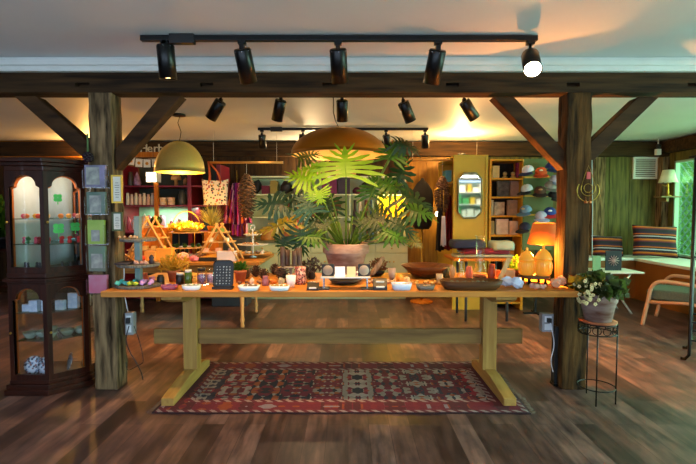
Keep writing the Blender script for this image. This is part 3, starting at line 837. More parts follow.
# right post: box, black casing, cable
t = thing('cable_casing', 'tall black cable casing strip against the right post', 'casing', (at(556, 350, 3.40).x, 3.40, 0))
MB().box(-.022, .022, -.03, .03, 0, at(556, 326, 3.4).z).build('casing', M_blackp, t, bevel=.003)
MB().box(-.026, .026, -.034, .034, 0, .02).build('end_cap', M_black, t)
outlet(546, 313, 331, 3.42, 'grey transformer box mounted left of the right post', .085)
cable('white_cable', [at(549, 318, 3.38), at(552, 330, 3.36), at(554, 345, 3.36), at(551, 360, 3.36), at(553, 372, 3.36)], .004, M_white, 'white cable curling down the black casing of the right post')
cable('white_cable', [at(592, 160, 3.28), at(592.5, 210, 3.28), at(592, 258, 3.28)], .003, mat('pale_cable', '#9fb8a4', rough=.5), 'thin pale cable running down the front edge of the right post')

# dream catcher
p = at(588, 197, 3.26)
t = thing('moon_wall_hanging', 'gold wire crescent moon hanging with copper bells on the right post', 'ornament', p)
r = .078; arc = [(r*math.cos(a), 0, .045+r*math.sin(a)) for a in [math.radians(d) for d in range(-215, 36, 10)]]
MB().tube(arc, .0028, 6).build('outer_ring', M_brass, t)
r = .05; arc = [(r*math.cos(a), 0, .058+r*math.sin(a)) for a in [math.radians(d) for d in range(-210, 31, 10)]]
MB().tube(arc, .0024, 6).build('crescent', M_brass, t)
arc = [(.03*math.cos(a), 0, .062+.03*math.sin(a)) for a in [2*PI*k/20 for k in range(20)]]
MB().tube(arc, .002, 6, closed=True).build('inner_ring', M_brass, t)
MB().tube([(-.05, 0, .07), (-.02, 0, .17), (0, 0, .22), (.02, 0, .17), (.05, 0, .07)], .0018, 5).build('hanger', M_brass, t)
MB().box(-.013, .013, -.004, .004, .125, .175).build('red_tag', mat('coral_tag', '#c04a4c', rough=.6), t, bevel=.003)
for k in (-1, 1):
    MB().lathe([(.012, -.045), (.009, -.03), (.004, -.024), (.0015, -.02), (.0012, .0)], (k*.014, 0, 0), 12).build('bell', mat('copper', '#b0683a', rough=.35, metal=.8), t)

# ================================================================ DISPLAY ON THE TABLE
Z = TZ+.0008
def X(px, Y): return at(px, 285, Y).x
# --- three tier stand
cx, cy = -1.482, 3.27
t = thing('tiered_stand', 'three tier grey wooden display stand at the left end of the table', 'display stand', (cx, cy, Z))
tz = [.0, at(131, 266, cy).z-Z, at(131, 241, cy).z-Z]; tr = [.155, .14, .12]
for k in range(3):
    rnd = random.Random(k); prof = []
    b = MB(); rings = []
    for z in (tz[k], tz[k]+.004, tz[k]+.016, tz[k]+.02):
        rnd2 = random.Random(k); rr = tr[k]-(0 if z in (tz[k]+.004, tz[k]+.016) else .004)
        rings.append([Vector((math.cos(2*PI*i/36)*(rr+rnd2.uniform(-.004, .004)), math.sin(2*PI*i/36)*(rr+rnd2.uniform(-.004, .004)), z)) for i in range(36)])
    b.loft(rings, smooth=False).build('tier', M_slate, t)
MB().box(-.02, .02, -.02, .02, .02, at(131, 216, cy).z-Z).build('upright', M_teal, t, bevel=.003)
tierp = (cx, cy, Z)
def stones(n, c, spread, r, col, name, label, group, z, m=None, sq=.75, seed=1, metal=0, arc=None, glow=0, rough=.25, pile=True):
    rnd = random.Random(seed); pr = None; placed = []
    mm = m or mat(name+'_'+group[:14], col, rough=rough, var=.25, scale=25)
    for i in range(n):
        for tr_ in range(60):
            x = c[0]+rnd.uniform(-1, 1)*spread[0]; y = c[1]+rnd.uniform(-1, 1)*spread[1]
            if all((x-q[0])**2+(y-q[1])**2 > (r*1.75)**2 for q in placed): break
        else: continue
        placed.append((x, y))
        sc = rnd.uniform(.8, 1.1); rz = rnd.uniform(0, 6)
        if pr is None:
            b = MB().rock((0, 0, r*sq*.82), (r, r*.85, r*sq), seed, 16, flat=False)
            zmin = min(v.co.z for v in b.bm.verts)
            for v in b.bm.verts: v.co.z -= zmin
            pr = single(b, name, mm, label, 'stone', (x, y, z), rz, group)
        else: dup(pr, (x, y, z), rz, scale=sc)
    return pr
zt = Z+.0208
stones(9, (cx-.065, cy-.075), (.065, .045), .025, '#5cc0b4', 'turquoise_stone', 'tumbled turquoise stone on the bottom tier of the grey stand', 'turquoise stones on the bottom tier', zt, seed=4)
stones(4, (cx-.0, cy-.1), (.03, .02), .021, '#c0c83c', 'green_stone', 'yellow green tumbled stone on the bottom tier of the grey stand', 'yellow green stones on the bottom tier', zt, seed=8)
stones(8, (cx+.09, cy-.05), (.04, .05), .025, '#cf9ad8', 'pink_crystal', 'pink violet crystal on the right of the bottom tier', 'pink crystals on the bottom tier', zt, seed=5)
stones(2, (cx+.035, cy-.06), (.012, .01), .022, '#d04820', 'red_stone', 'red polished stone beside the upright on the bottom tier', 'red stones on the bottom tier', zt, seed=6)
for i in range(8):
    M = Matrix.Rotation(PI/2, 4, 'Y') @ Matrix.Rotation(0, 4, 'X')
    b = MB().lathe([(.003, -.05), (.007, -.046), (.007, .046), (.003, .05)], (0, 0, .008), 6, Matrix.Rotation(PI/2, 3, 'Y').to_4x4())
    y = cy-.11+i*.016
    if i == 0: wr = single(b, 'incense_bundle', mat('dark_bundle', '#3a3034', rough=.8), 'dark incense stick bundle lying on the middle tier', 'incense', (cx-.065, y, Z+tz[1]+.0205), 0.1, 'incense bundles on the middle tier')
    else: b.bm.free(); dup(wr, (cx-.065+random.uniform(-.006, .006), y, Z+tz[1]+.0205), random.uniform(-.1, .2))
stones(5, (cx+.06, cy-.07), (.045, .03), .018, '#c89a8a', 'rose_stone', 'pale rose stone on the middle tier of the grey stand', 'rose stones on the middle tier', Z+tz[1]+.021, seed=9)
single(MB().lathe([(.016, 0), (.02, .01), (.014, .03), (.017, .045), (.008, .06), (.001, .065)], seg=14), 'dark_figurine', mat('dark_plum', '#2c1c24', rough=.5), 'dark squat figurine at the right of the middle tier', 'figurine', (cx+.105, cy-.03, Z+tz[1]+.0205))
stones(5, (cx-.02, cy-.07), (.075, .025), .017, '#c8a07a', 'sandy_stone', 'sand coloured stone on the top tier of the grey stand', 'sand stones on the top tier', Z+tz[2]+.021, seed=12)

# --- pots of greenery on the table
def bush(parent, r, h, n, m, seed, ls=.03, lw=.35, z0=0, name='foliage', up=.6):
    rnd = random.Random(seed); b = MB()
    for i in range(n):
        a = rnd.uniform(0, 6.283); q = rnd.uniform(0, 1)**.6
        c = Vector((math.cos(a)*r*q, math.sin(a)*r*q, z0+h*rnd.uniform(.15, 1)*(1-.35*q)))
        d = Vector((math.cos(a)+rnd.uniform(-.6, .6), math.sin(a)+rnd.uniform(-.6, .6), rnd.uniform(-.3, 1)+up)).normalized()
        s = ls*rnd.uniform(.7, 1.3); w = d.cross(Vector((rnd.uniform(-1, 1), rnd.uniform(-1, 1), rnd.uniform(-.3, 1)))).normalized()*s*lw
        v = [b.bm.verts.new(p) for p in (c-d*s*.5, c+w-d*.1*s, c+d*s*.5+w.cross(d)*.3, c-w-d*.1*s)]
        b._f(v)
        if i % 5 == 0: b.tube([(0, 0, z0), c*.5+Vector((0, 0, z0*.5)), c], .0012*max(1, r/.05), 4)
    return b.build(name, m, parent)
def pot(name, label, cat, loc, r, h, pm, lm, br, bh, n, seed, ls=.03, lw=.35, up=.6, saucer=False, group=None):
    t = thing(name, label, cat, loc, group=group)
    MB().lathe([(r*.7, 0), (r*.95, h*.78), (r*1.06, h*.78), (r*1.08, h), (r*.96, h), (r*.9, h*.8), (r*.66, .012), (.001, .012)], seg=28, cap=(True, True)).build('pot', pm, t)
    MB().lathe([(r*.9, h*.84), (r*.86, h*.88), (.001, h*.9)], seg=20, cap=(True, True)).build('soil', M_soil, t)
    bush(t, br, bh, n, lm, seed, ls, lw, h*.88, up=up)
    return t
def potpx(name, label, px0, px1, yt, yb, Y, pm, lm, brpx, bhpx, n, seed, z=None, **k):
    z = Z if z is None else z
    cx_, w, h = span(px0, px1, yt, Y, z); s = Y/F
    return pot(name, label, 'potted plant', (cx_, Y, z), w/2/1.08, h, pm, lm, brpx*s, bhpx*s, n, seed, **k)
potpx('potted_plant', 'small terracotta pot of yellow feathery foliage on the table, left of the black easel board', 167, 181, 270, 284, 3.5, M_terra, leafmat('yellow_fern', '#a8801c', '#d8b040'), 16, 20, 260, 2, ls=.03, lw=.2)
potpx('potted_plant', 'small terracotta pot of short green leaves right behind the black easel board', 234, 247, 270, 283, 3.45, M_terra, M_leaf, 7, 12, 90, 3, ls=.03, lw=.3)
potpx('potted_plant', 'low pot of yellow green leaves beside the leaning wooden paddle', 510, 522, 270, 281, 3.5, M_terra, M_leafy, 10, 16, 110, 4, ls=.03, lw=.3)

# --- dishes
def dish(px0, px1, Y, hpx, label, m, content=None, seed=1, rz=0, name='ceramic_dish', cat='dish', d=None):
    cx_ = (at(px0, 286, Y).x+at(px1, 286, Y).x)/2; w = at(px1, 286, Y).x-at(px0, 286, Y).x; h = hpx*Y/F; d = d or w*.62
    t = thing(name, label, cat, (cx_, Y, Z), rz)
    def rr(hw_, hd, z, k=20, p=3.2):
        o = []
        for i in range(k*2):
            a = 2*PI*i/(k*2); c_, s_ = math.cos(a), math.sin(a)
            o.append(Vector((hw_*math.copysign(abs(c_)**(2/p), c_), hd*math.copysign(abs(s_)**(2/p), s_), z)))
        return o
    b = MB().loft([rr(w*.40, d*.40, 0), rr(w*.45, d*.45, h*.3), rr(w*.5, d*.5, h), rr(w*.47, d*.47, h), rr(w*.42, d*.42, h*.35), rr(w*.38, d*.38, h*.25)])
    b.build('dish_body', m, t)
    if content:
        n, r, col, nm, lb = content
        stones(n, (cx_, Y), (w*.34, d*.26), r*1.2, col, nm, lb, lb[:40], Z+h*.5, seed=seed)
    return t
dish(161, 178, 3.14, 4.5, 'rose pink glass dish on the table, beside the grey tiered stand', mat('pink_glass', '#9a4a5c', rough=.2), (6, .014, '#8a5a8a', 'violet_stone', 'violet tumbled stone in the pink glass dish'), 2)
dish(182, 201, 3.12, 5, 'pale white oblong dish on the table, left of the black easel board', M_white, (6, .013, '#9aa88a', 'pale_green_stone', 'pale green stone in the leftmost white dish'), 3)
dish(238, 260, 3.1, 5, 'white oblong dish of brown stones just right of the black easel board', M_white, (9, .014, '#7a6a5c', 'brown_stone', 'brown tumbled stone in the dish beside the easel board'), 4)
dish(269, 290, 3.1, 5, 'white oblong dish of golden stones in front of the dark candles', M_white, (9, .014, '#a88a4c', 'golden_stone', 'golden tumbled stone in the dish before the candles'), 5)
dish(391, 412, 3.12, 7, 'pale blue white square dish of amber pieces right of the black card rack', mat('ice_blue_ceramic', '#b4c4dc', rough=.2), (8, .013, '#c87a2c', 'amber_piece', 'amber piece in the pale blue dish'), 6)
dish(416, 435, 3.12, 5, 'ribbed clear glass tray holding small stones, left of the oval wooden tray', mat('ribbed_glass', '#7c7468', rough=.15, trans=.4), (12, .01, '#b09a7c', 'small_stone', 'small pale stone in the ribbed glass tray'), 7)
# oval wooden tray
dish(439, 502, 3.16, 9, 'long dark wooden oval tray with curled ends at the right of the table', wood('tray_wood', '#3a2414', '#5c3c20', 'X', rough=.4), (26, .013, '#5c5a4c', 'river_stone', 'dark river stone in the long oval wooden tray'), 8, name='oval_tray', cat='tray', d=.18)
# big shallow bowl behind
cx_, w, h = span(401, 451, 265, 3.72, Z)
single(MB().lathe([(.07, 0), (.1, .004), (w*.42, h*.7), (w*.5, h), (w*.485, h), (w*.4, h*.72), (.08, .016), (.001, .014)], seg=40), 'wooden_bowl', wood('bowl_wood', '#4c2c14', '#6e421e', 'X', rough=.4), 'wide shallow turned wooden bowl toward the right of the table', 'bowl', (cx_, 3.72, Z))
# --- black easel jewellery board
cx_ = X(223, 3.16); h = at(223, 262, 3.16).z-Z; w = (at(233, 270, 3.16).x-at(213, 270, 3.16).x)
t = thing('jewellery_board', 'black rounded board pinned with small silver charms, standing left of centre', 'display board', (cx_, 3.16, Z))
Mt = Matrix.Rotation(-.14, 4, 'X')
def rrect(w, h, r, z0=0, k=5):
    o = []
    for sx, sz, a0 in ((1, 0, -90), (1, 1, 0), (-1, 1, 90), (-1, 0, 180)):
        for i in range(k+1):
            a = math.radians(a0+90*i/k); o.append((sx*(w/2-r)+r*math.cos(a), z0+(r if sz == 0 else h-r)+r*math.sin(a)))
    return o
MB().prism(rrect(w*.92, h, .025, .01), 0, .012, 'Y', Mt).build('board', M_blackp, t)
b = MB().tube([Mt @ Vector((x, -.002, z)) for x, z in rrect(w*.98, h*1.02, .03, .006)], .004, 6, closed=True); b.build('rim', M_black, t)
MB().box(-w/2, w/2, -.03, .03, 0, .016).build('base', M_blackp, t, bevel=.002)
ch = MB().rock((0, 0, 0), (.006, .003, .007), 3, 8).build('charm', mat('silver_charm', '#a8a4a4', rough=.3, metal=.6), t)
rnd = random.Random(1)
for i in range(5):
    for j in range(7):
        o = ch if (i, j) == (0, 0) else ch.copy()
        if (i, j) != (0, 0): C.objects.link(o)
        o.location = Mt @ Vector((-w*.32+i*w*.16+rnd.uniform(-.002, .002), -.004, .035+j*(h-.06)/6.5))
        o.scale = (rnd.uniform(.5, 1.1),)*3
# --- jars
def jar(px0, px1, yt, Y, label, body, lid=None, name='jar', cat='jar', z=None, fill=None):
    z = Z if z is None else z
    cx_, w, h = span(px0, px1, yt, Y, z); r = w/2
    t = thing(name, label, cat, (cx_, Y, z))
    MB().lathe([(r*.9, 0), (r, .004), (r, h*.8), (r*.8, h*.86), (r*.8, h), (r*.74, h), (r*.74, h*.86), (r*.93, h*.78), (r*.93, .008), (.001, .008)], seg=20).build('body', body, t)
    if fill: MB().lathe([(r*.9, .009), (r*.9, h*.6), (.001, h*.66)], seg=16).build('contents', fill, t)
    if lid: MB().lathe([(r*.86, h*.86), (r*.88, h*1.02), (.001, h*1.03)], seg=20).build('lid', lid, t)
    return t
jar(176, 184, 273, 3.35, 'small black and cream tin beside the yellow potted plant', M_blackp, M_paper)
jar(184.5, 192, 270, 3.3, 'short green candle jar with a cream label', mat('green_glass', '#3f5a1c', rough=.2), M_paper)
jar(157, 164, 275, 3.33, 'tiny black jar beside the pink glass dish', M_blackp)
jar(197, 206, 268, 3.3, 'clear jar of lavender buds behind the leftmost white dish', M_glass, M_blackp, fill=mat('lavender', '#6a5478', rough=1, bump=1, scale=60))
jar(206, 215, 268, 3.36, 'clear jar of pale lilac salts left of the black easel board', M_glass, None, fill=mat('lilac_salt', '#a088a8', rough=1, bump=1, scale=60))
# --- black boxes with card
def cardrack(px0, px1, yt, Y, label, tiers=1):
    cx_, w, h = span(px0, px1, yt, Y, Z)
    t = thing('card_rack', label, 'card holder', (cx_, Y, Z))
    MB().prism([(-.03, 0), (.04, 0), (.04, h), (.02, h), (-.03, h*.35)], -w/2, w/2, 'X').build('rack', M_blackp, t, bevel=.002)
    for k in range(tiers):
        z0 = h*(.25+.42*k); y0 = -.026+.022*k
        MB().box(-w*.3, w*.3, y0-.012+.008*k, y0-.004+.008*k, z0, z0+.012).build('card', M_paper, t, bevel=.003)
cardrack(307, 319, 283, 3.12, 'small black card holder left of the white riser stand', 1)
cardrack(373, 387, 279, 3.12, 'black two tier card holder right of the white riser stand', 2)
# --- white riser
Yr = 3.16; z1 = at(345, 276, Yr).z-Z
a = X(321, Yr); c_ = X(370, Yr); rc = (a+c_)/2; rw = c_-a
t = thing('riser_stand', 'white topped riser on silver legs at the middle of the table', 'display riser', (rc, Yr, Z))
MB().box(-rw/2, rw/2, -.06, .07, z1-.008, z1).build('shelf', M_white, t, bevel=.002)
for sx in (-1, 1):
    MB().box(sx*(rw/2-.02)-.004, sx*(rw/2-.02)+.004, -.04, -.032, .006, z1-.008).box(sx*(rw/2-.02)-.004, sx*(rw/2-.02)+.004, .045, .053, .006, z1-.008).build('leg', M_chrome, t)
    MB().box(sx*(rw/2-.02)-.04, sx*(rw/2-.02)+.04, -.05, .06, 0, .006).build('foot', M_blackp, t)
zr = Z+z1+.0005
def labelbox(px0, px1, yt, label, m, mark, Y=Yr):
    cx_, w, h = span(px0, px1, yt, Y, zr)
    t = thing('display_block', label, 'display block', (cx_, Y, zr))
    MB().box(-w/2, w/2, -.015, .02, 0, h).build('block', m, t, bevel=.002)
    if mark: 
        MB().lathe([(h*.42, 0), (h*.42, .004), (.001, .004)], (0, -.015, h*.5), 24, Matrix.Rotation(PI/2, 3, 'X').to_4x4()).build('round_label', mat('stone_label', '#8f8478', rough=.7), t)
labelbox(322, 334, 264, 'black block with a round cream label at the left of the white riser', M_blackp, True)
labelbox(358, 370, 264, 'black block with a round cream label at the right of the white riser', M_blackp, True)
for a_, c_, lb in ((335, 345, 'left folded white card standing on the riser, tilted'), (347, 355.5, 'cream card standing on the riser, right of the white one')):
    cx_, w, h = span(a_, c_, 266, Yr, zr)
    single(MB().prism([(-.022, 0), (.02, 0), (0, h)], -w/2, w/2, 'X'), 'tent_card', mat('white_card' if a_ < 340 else 'cream_card', '#dfe4ec' if a_ < 340 else '#cfc89a', rough=.7), lb, 'card', (cx_, Yr-.03, zr), .05 if a_ < 340 else -.04)
stones(6, (X(346, Yr), Yr+.04), (.07, .008), .016, '#c8a0a0', 'blush_crystal', 'blush crystal behind the cards on the riser', 'blush crystals on the riser', zr, seed=14)
# --- shell / stone rows
stones(16, (X(382, 3.42), 3.40), (.1, .06), .02, '#b89a80', 'sea_shell', 'pale sandy shell in the heap behind the black card rack', 'shells behind the card rack', Z, seed=21)
stones(9, (X(425, 3.36), 3.36), (.11, .045), .02, '#b8904c', 'honey_stone', 'honey coloured rough stone behind the ribbed glass tray', 'honey stones behind the glass tray', Z, seed=22)
stones(8, (X(258, 3.4), 3.38), (.13, .05), .019, '#7a5c4c', 'brown_agate', 'rough brown agate behind the white oblong dishes', 'brown agates behind the dishes', Z, seed=23)
def glowrock(px, py, Y, rp, label, col, emit=0, nm='crystal', sy=.8, sx=1, seed=0):
    r = rp*Y/F
    b = MB()
    rnd = random.Random(seed)
    for i in range(6):
        b.rock((rnd.uniform(-.6, .6)*r*sx, rnd.uniform(-.5, .5)*r, r*.5+rnd.uniform(-.1, .2)*r), (r*.6*sx, r*.55, r*.6), seed*10+i, 8)
    zm = min(v.co.z for v in b.bm.verts)
    for v in b.bm.verts: v.co.z -= zm
    single(b, nm, mat(nm+str(seed), col, rough=.25, subs=.3, emit=col if emit else None, estr=emit), label, 'crystal', (X(px, Y), Y, Z))
glowrock(513, 285, 3.2, 9, 'large lumpy white blue quartz cluster near the right end of the table', '#bcc8e0', nm='quartz_cluster', sx=1.3, seed=1)
glowrock(535, 288, 3.12, 5, 'small rose quartz lump in front of the honey pot stand', '#c8907a', nm='rose_quartz', seed=2)
glowrock(543, 288, 3.14, 4, 'small pale crystal beside the rose quartz lump', '#d8a890', nm='pale_crystal', seed=3)
glowrock(558, 285, 3.2, 9, 'faceted peach salt crystal at the right end of the table', '#e0a07a', nm='salt_crystal', emit=0, seed=4)
glowrock(358, 290, 3.5, 8, 'round iridescent white mineral ball behind the riser', '#a8a0b0', nm='mineral_ball', seed=5)
glowrock(312, 282, 3.25, 5, 'pale druzy crystal behind the small black card holder', '#a08c80', nm='druzy_crystal', seed=6)
cx_, w, h = span(503, 514, 269, 3.42, Z)
single(MB().box(-w/2, w/2, -.03, .03, 0, h), 'salt_block', mat('peach_salt', '#d8955c', rough=.5, subs=.3), 'peach coloured salt block behind the white quartz cluster', 'salt block', (cx_, 3.42, Z), .1, bevel=.006)
# --- log of driftwood, pine cones
def scaled_cone(b, r, h, n, z0=0, sc=.25, seed=1, hang=True):
    b.lathe([(r*.2, z0), (r*.62, z0+h*.3), (r*.6, z0+h*.65), (r*.15, z0+h)], seg=14)
    for i in range(n):
        f = (i+.5)/n; z = z0+h*f; a = i*2.399963
        rr = r*math.sin(PI*(f*.9+.08))**.55
        c = Vector((math.cos(a), math.sin(a), 0)); tn = Vector((-math.sin(a), math.cos(a), 0)); up = Vector((0, 0, 1))
        s = r*sc*2
        base = c*rr*.45+Vector((0, 0, z)); tip = c*rr*1.0+Vector((0, 0, z+(-.35 if hang else .4)*s))
        v = [b.bm.verts.new(p) for p in (base-tn*s*.35, base+tn*s*.35, tip+tn*s*.42, tip+c*s*.2+up*s*.05, tip-tn*s*.42)]
        b._f(v)
        v2 = [b.bm.verts.new(p+up*s*.14) for p in (base-tn*s*.35, base+tn*s*.35, tip+tn*s*.42, tip+c*s*.2+up*s*.05, tip-tn*s*.42)]
        b._f(list(reversed(v2)))
        for q in range(5): b._f([v[q], v2[q], v2[(q+1) % 5], v[(q+1) % 5]])
    return b
M_tab = MB(); pcone = None
for i, (px, Y, s) in enumerate([(246, 3.62, 1), (256, 3.75, 1.1), (264, 3.6, 1), (282, 3.58, 1.35), (275, 3.85, 1.1), (300, 3.8, 1.2), (306, 3.6, .9)]):
    if pcone is None:
        pcone = single(scaled_cone(MB(), .042, .075, 60, 0, .22, hang=False), 'pine_cone', M_cone, 'open brown pine cone standing among the stones on the table', 'pine cone', (X(px, Y), Y, Z), 0, 'pine cones on the table', solid=0)
    else: dup(pcone, (X(px, Y), Y, Z), i, scale=s)
bpy.data.objects['pine_cone.002']['label'] = 'largest open pine cone, just left of the candle cake stand'
a_, c_ = at(371, 266, 3.72), at(384, 247, 3.72)
b = MB(); d = (c_-a_); pts = [a_+d*k/6+Vector((.004*(-1)**k, 0, .003*(k % 3))) for k in range(7)]
o = single(MB().tube([p-a_+Vector((0, 0, a_.z-Z)) for p in pts], [.02, .024, .022, .024, .021, .02, .014], 10), 'driftwood_log', wood('bark', '#5c4a38', '#a08a70', 'Z', rough=.9, scale=6, bump=1), 'leaning knobbly driftwood log beside the large plant pot', 'driftwood', (a_.x, 3.72, Z))
zm = min(v.co.z for v in o.data.vertices)
for v in o.data.vertices: v.co.z -= zm
# dark dried bouquet left of pot
t = thing('dried_bouquet', 'dark dried flower bouquet in a small black vase left of the big plant pot', 'dried flowers', (X(312, 3.6), 3.6, Z))
MB().lathe([(.02, 0), (.03, .02), (.022, .05), (.026, .06)], seg=16).build('vase', M_blackp, t)
bush(t, .085, .13, 200, mat('dried_dark', '#3a2c24', rough=1, col2='#5c5048', scale=20), 5, .022, .4, .05)
t = thing('dried_bouquet', 'brown dried grass bunch in a dark bowl right of the big plant pot', 'dried flowers', (X(378, 3.8), 3.8, Z))
MB().lathe([(.03, 0), (.05, .02), (.06, .04)], seg=16).build('bowl', M_blackp, t)
bush(t, .08, .13, 200, mat('dried_brown', '#5a3820', rough=1, col2='#8a5c34', scale=20), 6, .025, .3, .03)
dk = thing('dark_bowl', 'low black bowl in the shadow under the white riser', 'bowl', (X(345, 3.38), 3.38, Z))
MB().lathe([(.06, 0), (.1, .015), (.12, .035), (.115, .035), (.09, .016), (.001, .01)], seg=32).build('bowl_body', M_blackp, dk)
# --- candle cake stand
Ys = 3.45; cx_ = X(291, Ys); zt = at(291, 266, Ys).z
t = thing('cake_stand', 'glass cake stand carrying dark pillar candles, left of the big plant', 'cake stand', (cx_, Ys, Z))
hh_ = zt-Z
MB().lathe([(.05, 0), (.05, .004), (.012, .02), (.009, hh_*.5), (.014, hh_-.02), (.04, hh_-.008), (.095, hh_-.006), (.095, hh_), (.001, hh_)], seg=32).build('stand', mat('pale_glass', '#8f8a84', rough=.15, trans=.3), t)
for i, (px0, px1, yt, nm) in enumerate([(280, 285, 246, 'thin'), (283, 290, 249, 'short'), (292, 297, 250, 'twisted'), (295, 302, 247, 'tallest')]):
    y = Ys+(-.025, .02, -.02, .03)[i]; x0, w, h = span(px0, px1, yt, y, zt)
    c2 = thing('pillar_candle', 'dark brown pillar candle on the glass cake stand, ' + ['leftmost', 'second from left', 'third from left', 'rightmost and thickest'][i], 'candle', (x0, y, zt+.0005))
    MB().lathe([(w/2*.96, 0), (w/2, .003), (w/2, h*.94), (w/2*.8, h*.96), (.001, h*.95)], seg=18).build('wax', mat('dark_wax', '#2c1a14', rough=.5, col2='#4a3428', scale=20), c2)
    MB().tube([(0, 0, h*.94), (.001, 0, h*1.03)], .0015, 5).build('wick', M_blackc, c2)
cx_, w, h = span(293, 304, 267, 3.34, Z)
single(MB().lathe([(w*.4, 0), (w*.5, .004), (w*.5, h*.98), (w*.46, h), (.001, h)], seg=20), 'patterned_tin', specklemat('pink_tin', '#b07a70', ['#8a3a3a', '#d8b0a0', '#3a2a2a'], 90, .6), 'pink patterned candle tin under the cake stand', 'tin', (cx_+.01, 3.36, Z))
cx_, w, h = span(287, 297, 275, 3.24, Z)
single(MB().lathe([(w*.3, 0), (w*.45, h*.4), (w*.5, h), (w*.46, h), (w*.4, h*.4), (.001, h*.1)], seg=20), 'white_cup', M_white, 'small white cup in front of the glass cake stand', 'cup', (cx_-.005, 3.22, Z))
# --- glass flasks
def flask(px0, px1, nx0, nx1, yt, yb, Y, label):
    cx_, w, h = span(px0, px1, yt, Y, Z); nw = at(nx1, 260, Y).x-at(nx0, 260, Y).x
    r, n = w/2, nw/2
    t = thing('glass_flask', label, 'glass vase', (cx_, Y, Z))
    MB().lathe([(r*.95, 0), (r, .006), (n*1.15, h*.32), (n, h*.4), (n, h*.97), (n*1.2, h*.985), (n*1.2, h)], seg=28, cap=(True, False)).build('glass_body', glassmat('lab_glass', '#f4faf8', fac=.05, rough=.12), t)
    MB().lathe([(r*.86, .013), (r*.75, h*.1), (.001, h*.1)], seg=20).build('pebble_fill', mat('rosy_fill', '#7a4a3a', rough=.7, bump=1, scale=50), t)
flask(472, 489, 475.5, 484, 236, 275, 3.62, 'tall straight necked glass flask near the right of the table')
flask(456, 467, 458.5, 464, 251, 280, 3.5, 'shorter slim necked glass flask left of the tall one')
# --- leaning paddle
t = single(MB().prism(rrect(.032, .2, .008), -.004, .004, 'Y', Matrix.Rotation(math.radians(24), 4, 'Y')), 'wooden_paddle', M_natural, 'pale wooden paddle leaning upright by the oval tray', 'paddle', (X(498, 3.38), 3.38, Z+.006))
# --- carved stand with honey pots
Yh = 3.4
a_, c_ = X(519, Yh), X(549, Yh); zs = at(535, 275, Yh).z-Z; hw_ = (c_-a_)/2; hx = (a_+c_)/2
t = thing('footed_board', 'round footed wooden board carrying the honey pots under the lamp', 'serving stand', (hx, Yh, Z))
MB().lathe([(hw_*.95, zs-.018), (hw_, zs-.012), (hw_, zs-.003), (hw_*.97, zs), (.001, zs)], seg=36).build('board', wood('foot_board', '#4a3424', '#7a5a3c', 'X', rough=.5), t)
for k in range(4):
    a = PI/4+k*PI/2
    MB().lathe([(.012, 0), (.009, zs*.5), (.014, zs-.018)], (math.cos(a)*hw_*.75, math.sin(a)*hw_*.75, 0), 12).build('foot', M_blackp, t)
def honeypot(px0, px1, yt, y, label, m):
    x0, w, h = span(px0, px1, yt, y, Z+zs); r = w/2
    t = thing('lidded_pot', label, 'pot', (x0, y, Z+zs+.0005))
    MB().lathe([(r*.7, 0), (r*.95, h*.08), (r*.98, h*.4), (r*.9, h*.52), (.001, h*.52)], seg=24).build('body', m, t)
    MB().lathe([(r*1.04, h*.52), (r*1.0, h*.58), (r*.7, h*.74), (r*.35, h*.84), (r*.12, h*.88), (r*.16, h*.95), (.001, h)], seg=24).build('lid', m, t)
    b = MB()
    for k in range(10):
        a = 2*PI*k/10; b.ball((math.cos(a)*r*.97, math.sin(a)*r*.97, h*.3), (r*.14, r*.14, h*.16), 6, 5)
    b.build('ribbing', m, t)
m1 = mat('honey_glow_glaze', '#e09a34', rough=.3, subs=.2, emit='#ff9a20', estr=.12)  # mild glow put into the glaze for the lamp light on the pots
honeypot(519, 535, 247, Yh-.0, 'amber glazed lidded honey pot on the footed board, left one', m1)
honeypot(535.5, 552, 245, Yh-.03, 'amber glazed lidded honey pot on the footed board, right one', m1)
glow = thing('added_tea_light', 'small tea light added behind the honey pots to light them and the post', 'candle', (hx+.075, Yh+.075, Z+zs+.0008))  # added source, warms the pots and the inner face of the post
MB().lathe([(.018, 0), (.018, .014), (.001, .013)], seg=14).build('cup', M_chrome, glow)
MB().lathe([(.002, .014), (.006, .02), (.001, .035)], seg=8).build('flame', mat('flame', '#ffd080', emit='#ffb040', estr=12), glow)
light('POINT', 'flame_light', (0, 0, .1), 6, '#ff9a34', glow, size=.03)
# --- table lamp with orange shade
Yl = 3.64; lx = X(543, Yl); zb = at(543, 244, Yl).z-Z; zt_ = at(543, 223, Yl).z-Z
r0 = (at(559, 244, Yl).x-at(528, 244, Yl).x)/2; r1 = (at(554, 223, Yl).x-at(533, 223, Yl).x)/2
t = thing('table_lamp', 'table lamp with a glowing orange shade at the right end of the table', 'table lamp', (lx, Yl, Z))
MB().lathe([(.05, 0), (.05, .012), (.02, .02), (.03, .09), (.035, .14), (.015, .2), (.008, .24), (.008, zb+.02), (.001, zb+.021)], seg=24).build('base', mat('amber_glass_base', '#a8702c', rough=.3), t)
sm = mat('orange_shade', '#a85a1e', rough=.8, var=.12, scale=12, emit='#ff6a14', estr=.12)
MB().lathe([(r0, zb), (r1, zt_)], seg=40, cap=(False, False)).build('lamp_shade', sm, t, solid=.003)
MB().ball((0, 0, zb+.035), .025, 12, 8).build('bulb', MATS['bulb_glow'], t)
light('POINT', 'lamp_light', (0, 0, zb+.075), 52, '#ffa040', t, size=.03)
light('POINT', 'lamp_light', (-.05, -.06, zb-.03), 22, '#ffa53c', t, size=.03)

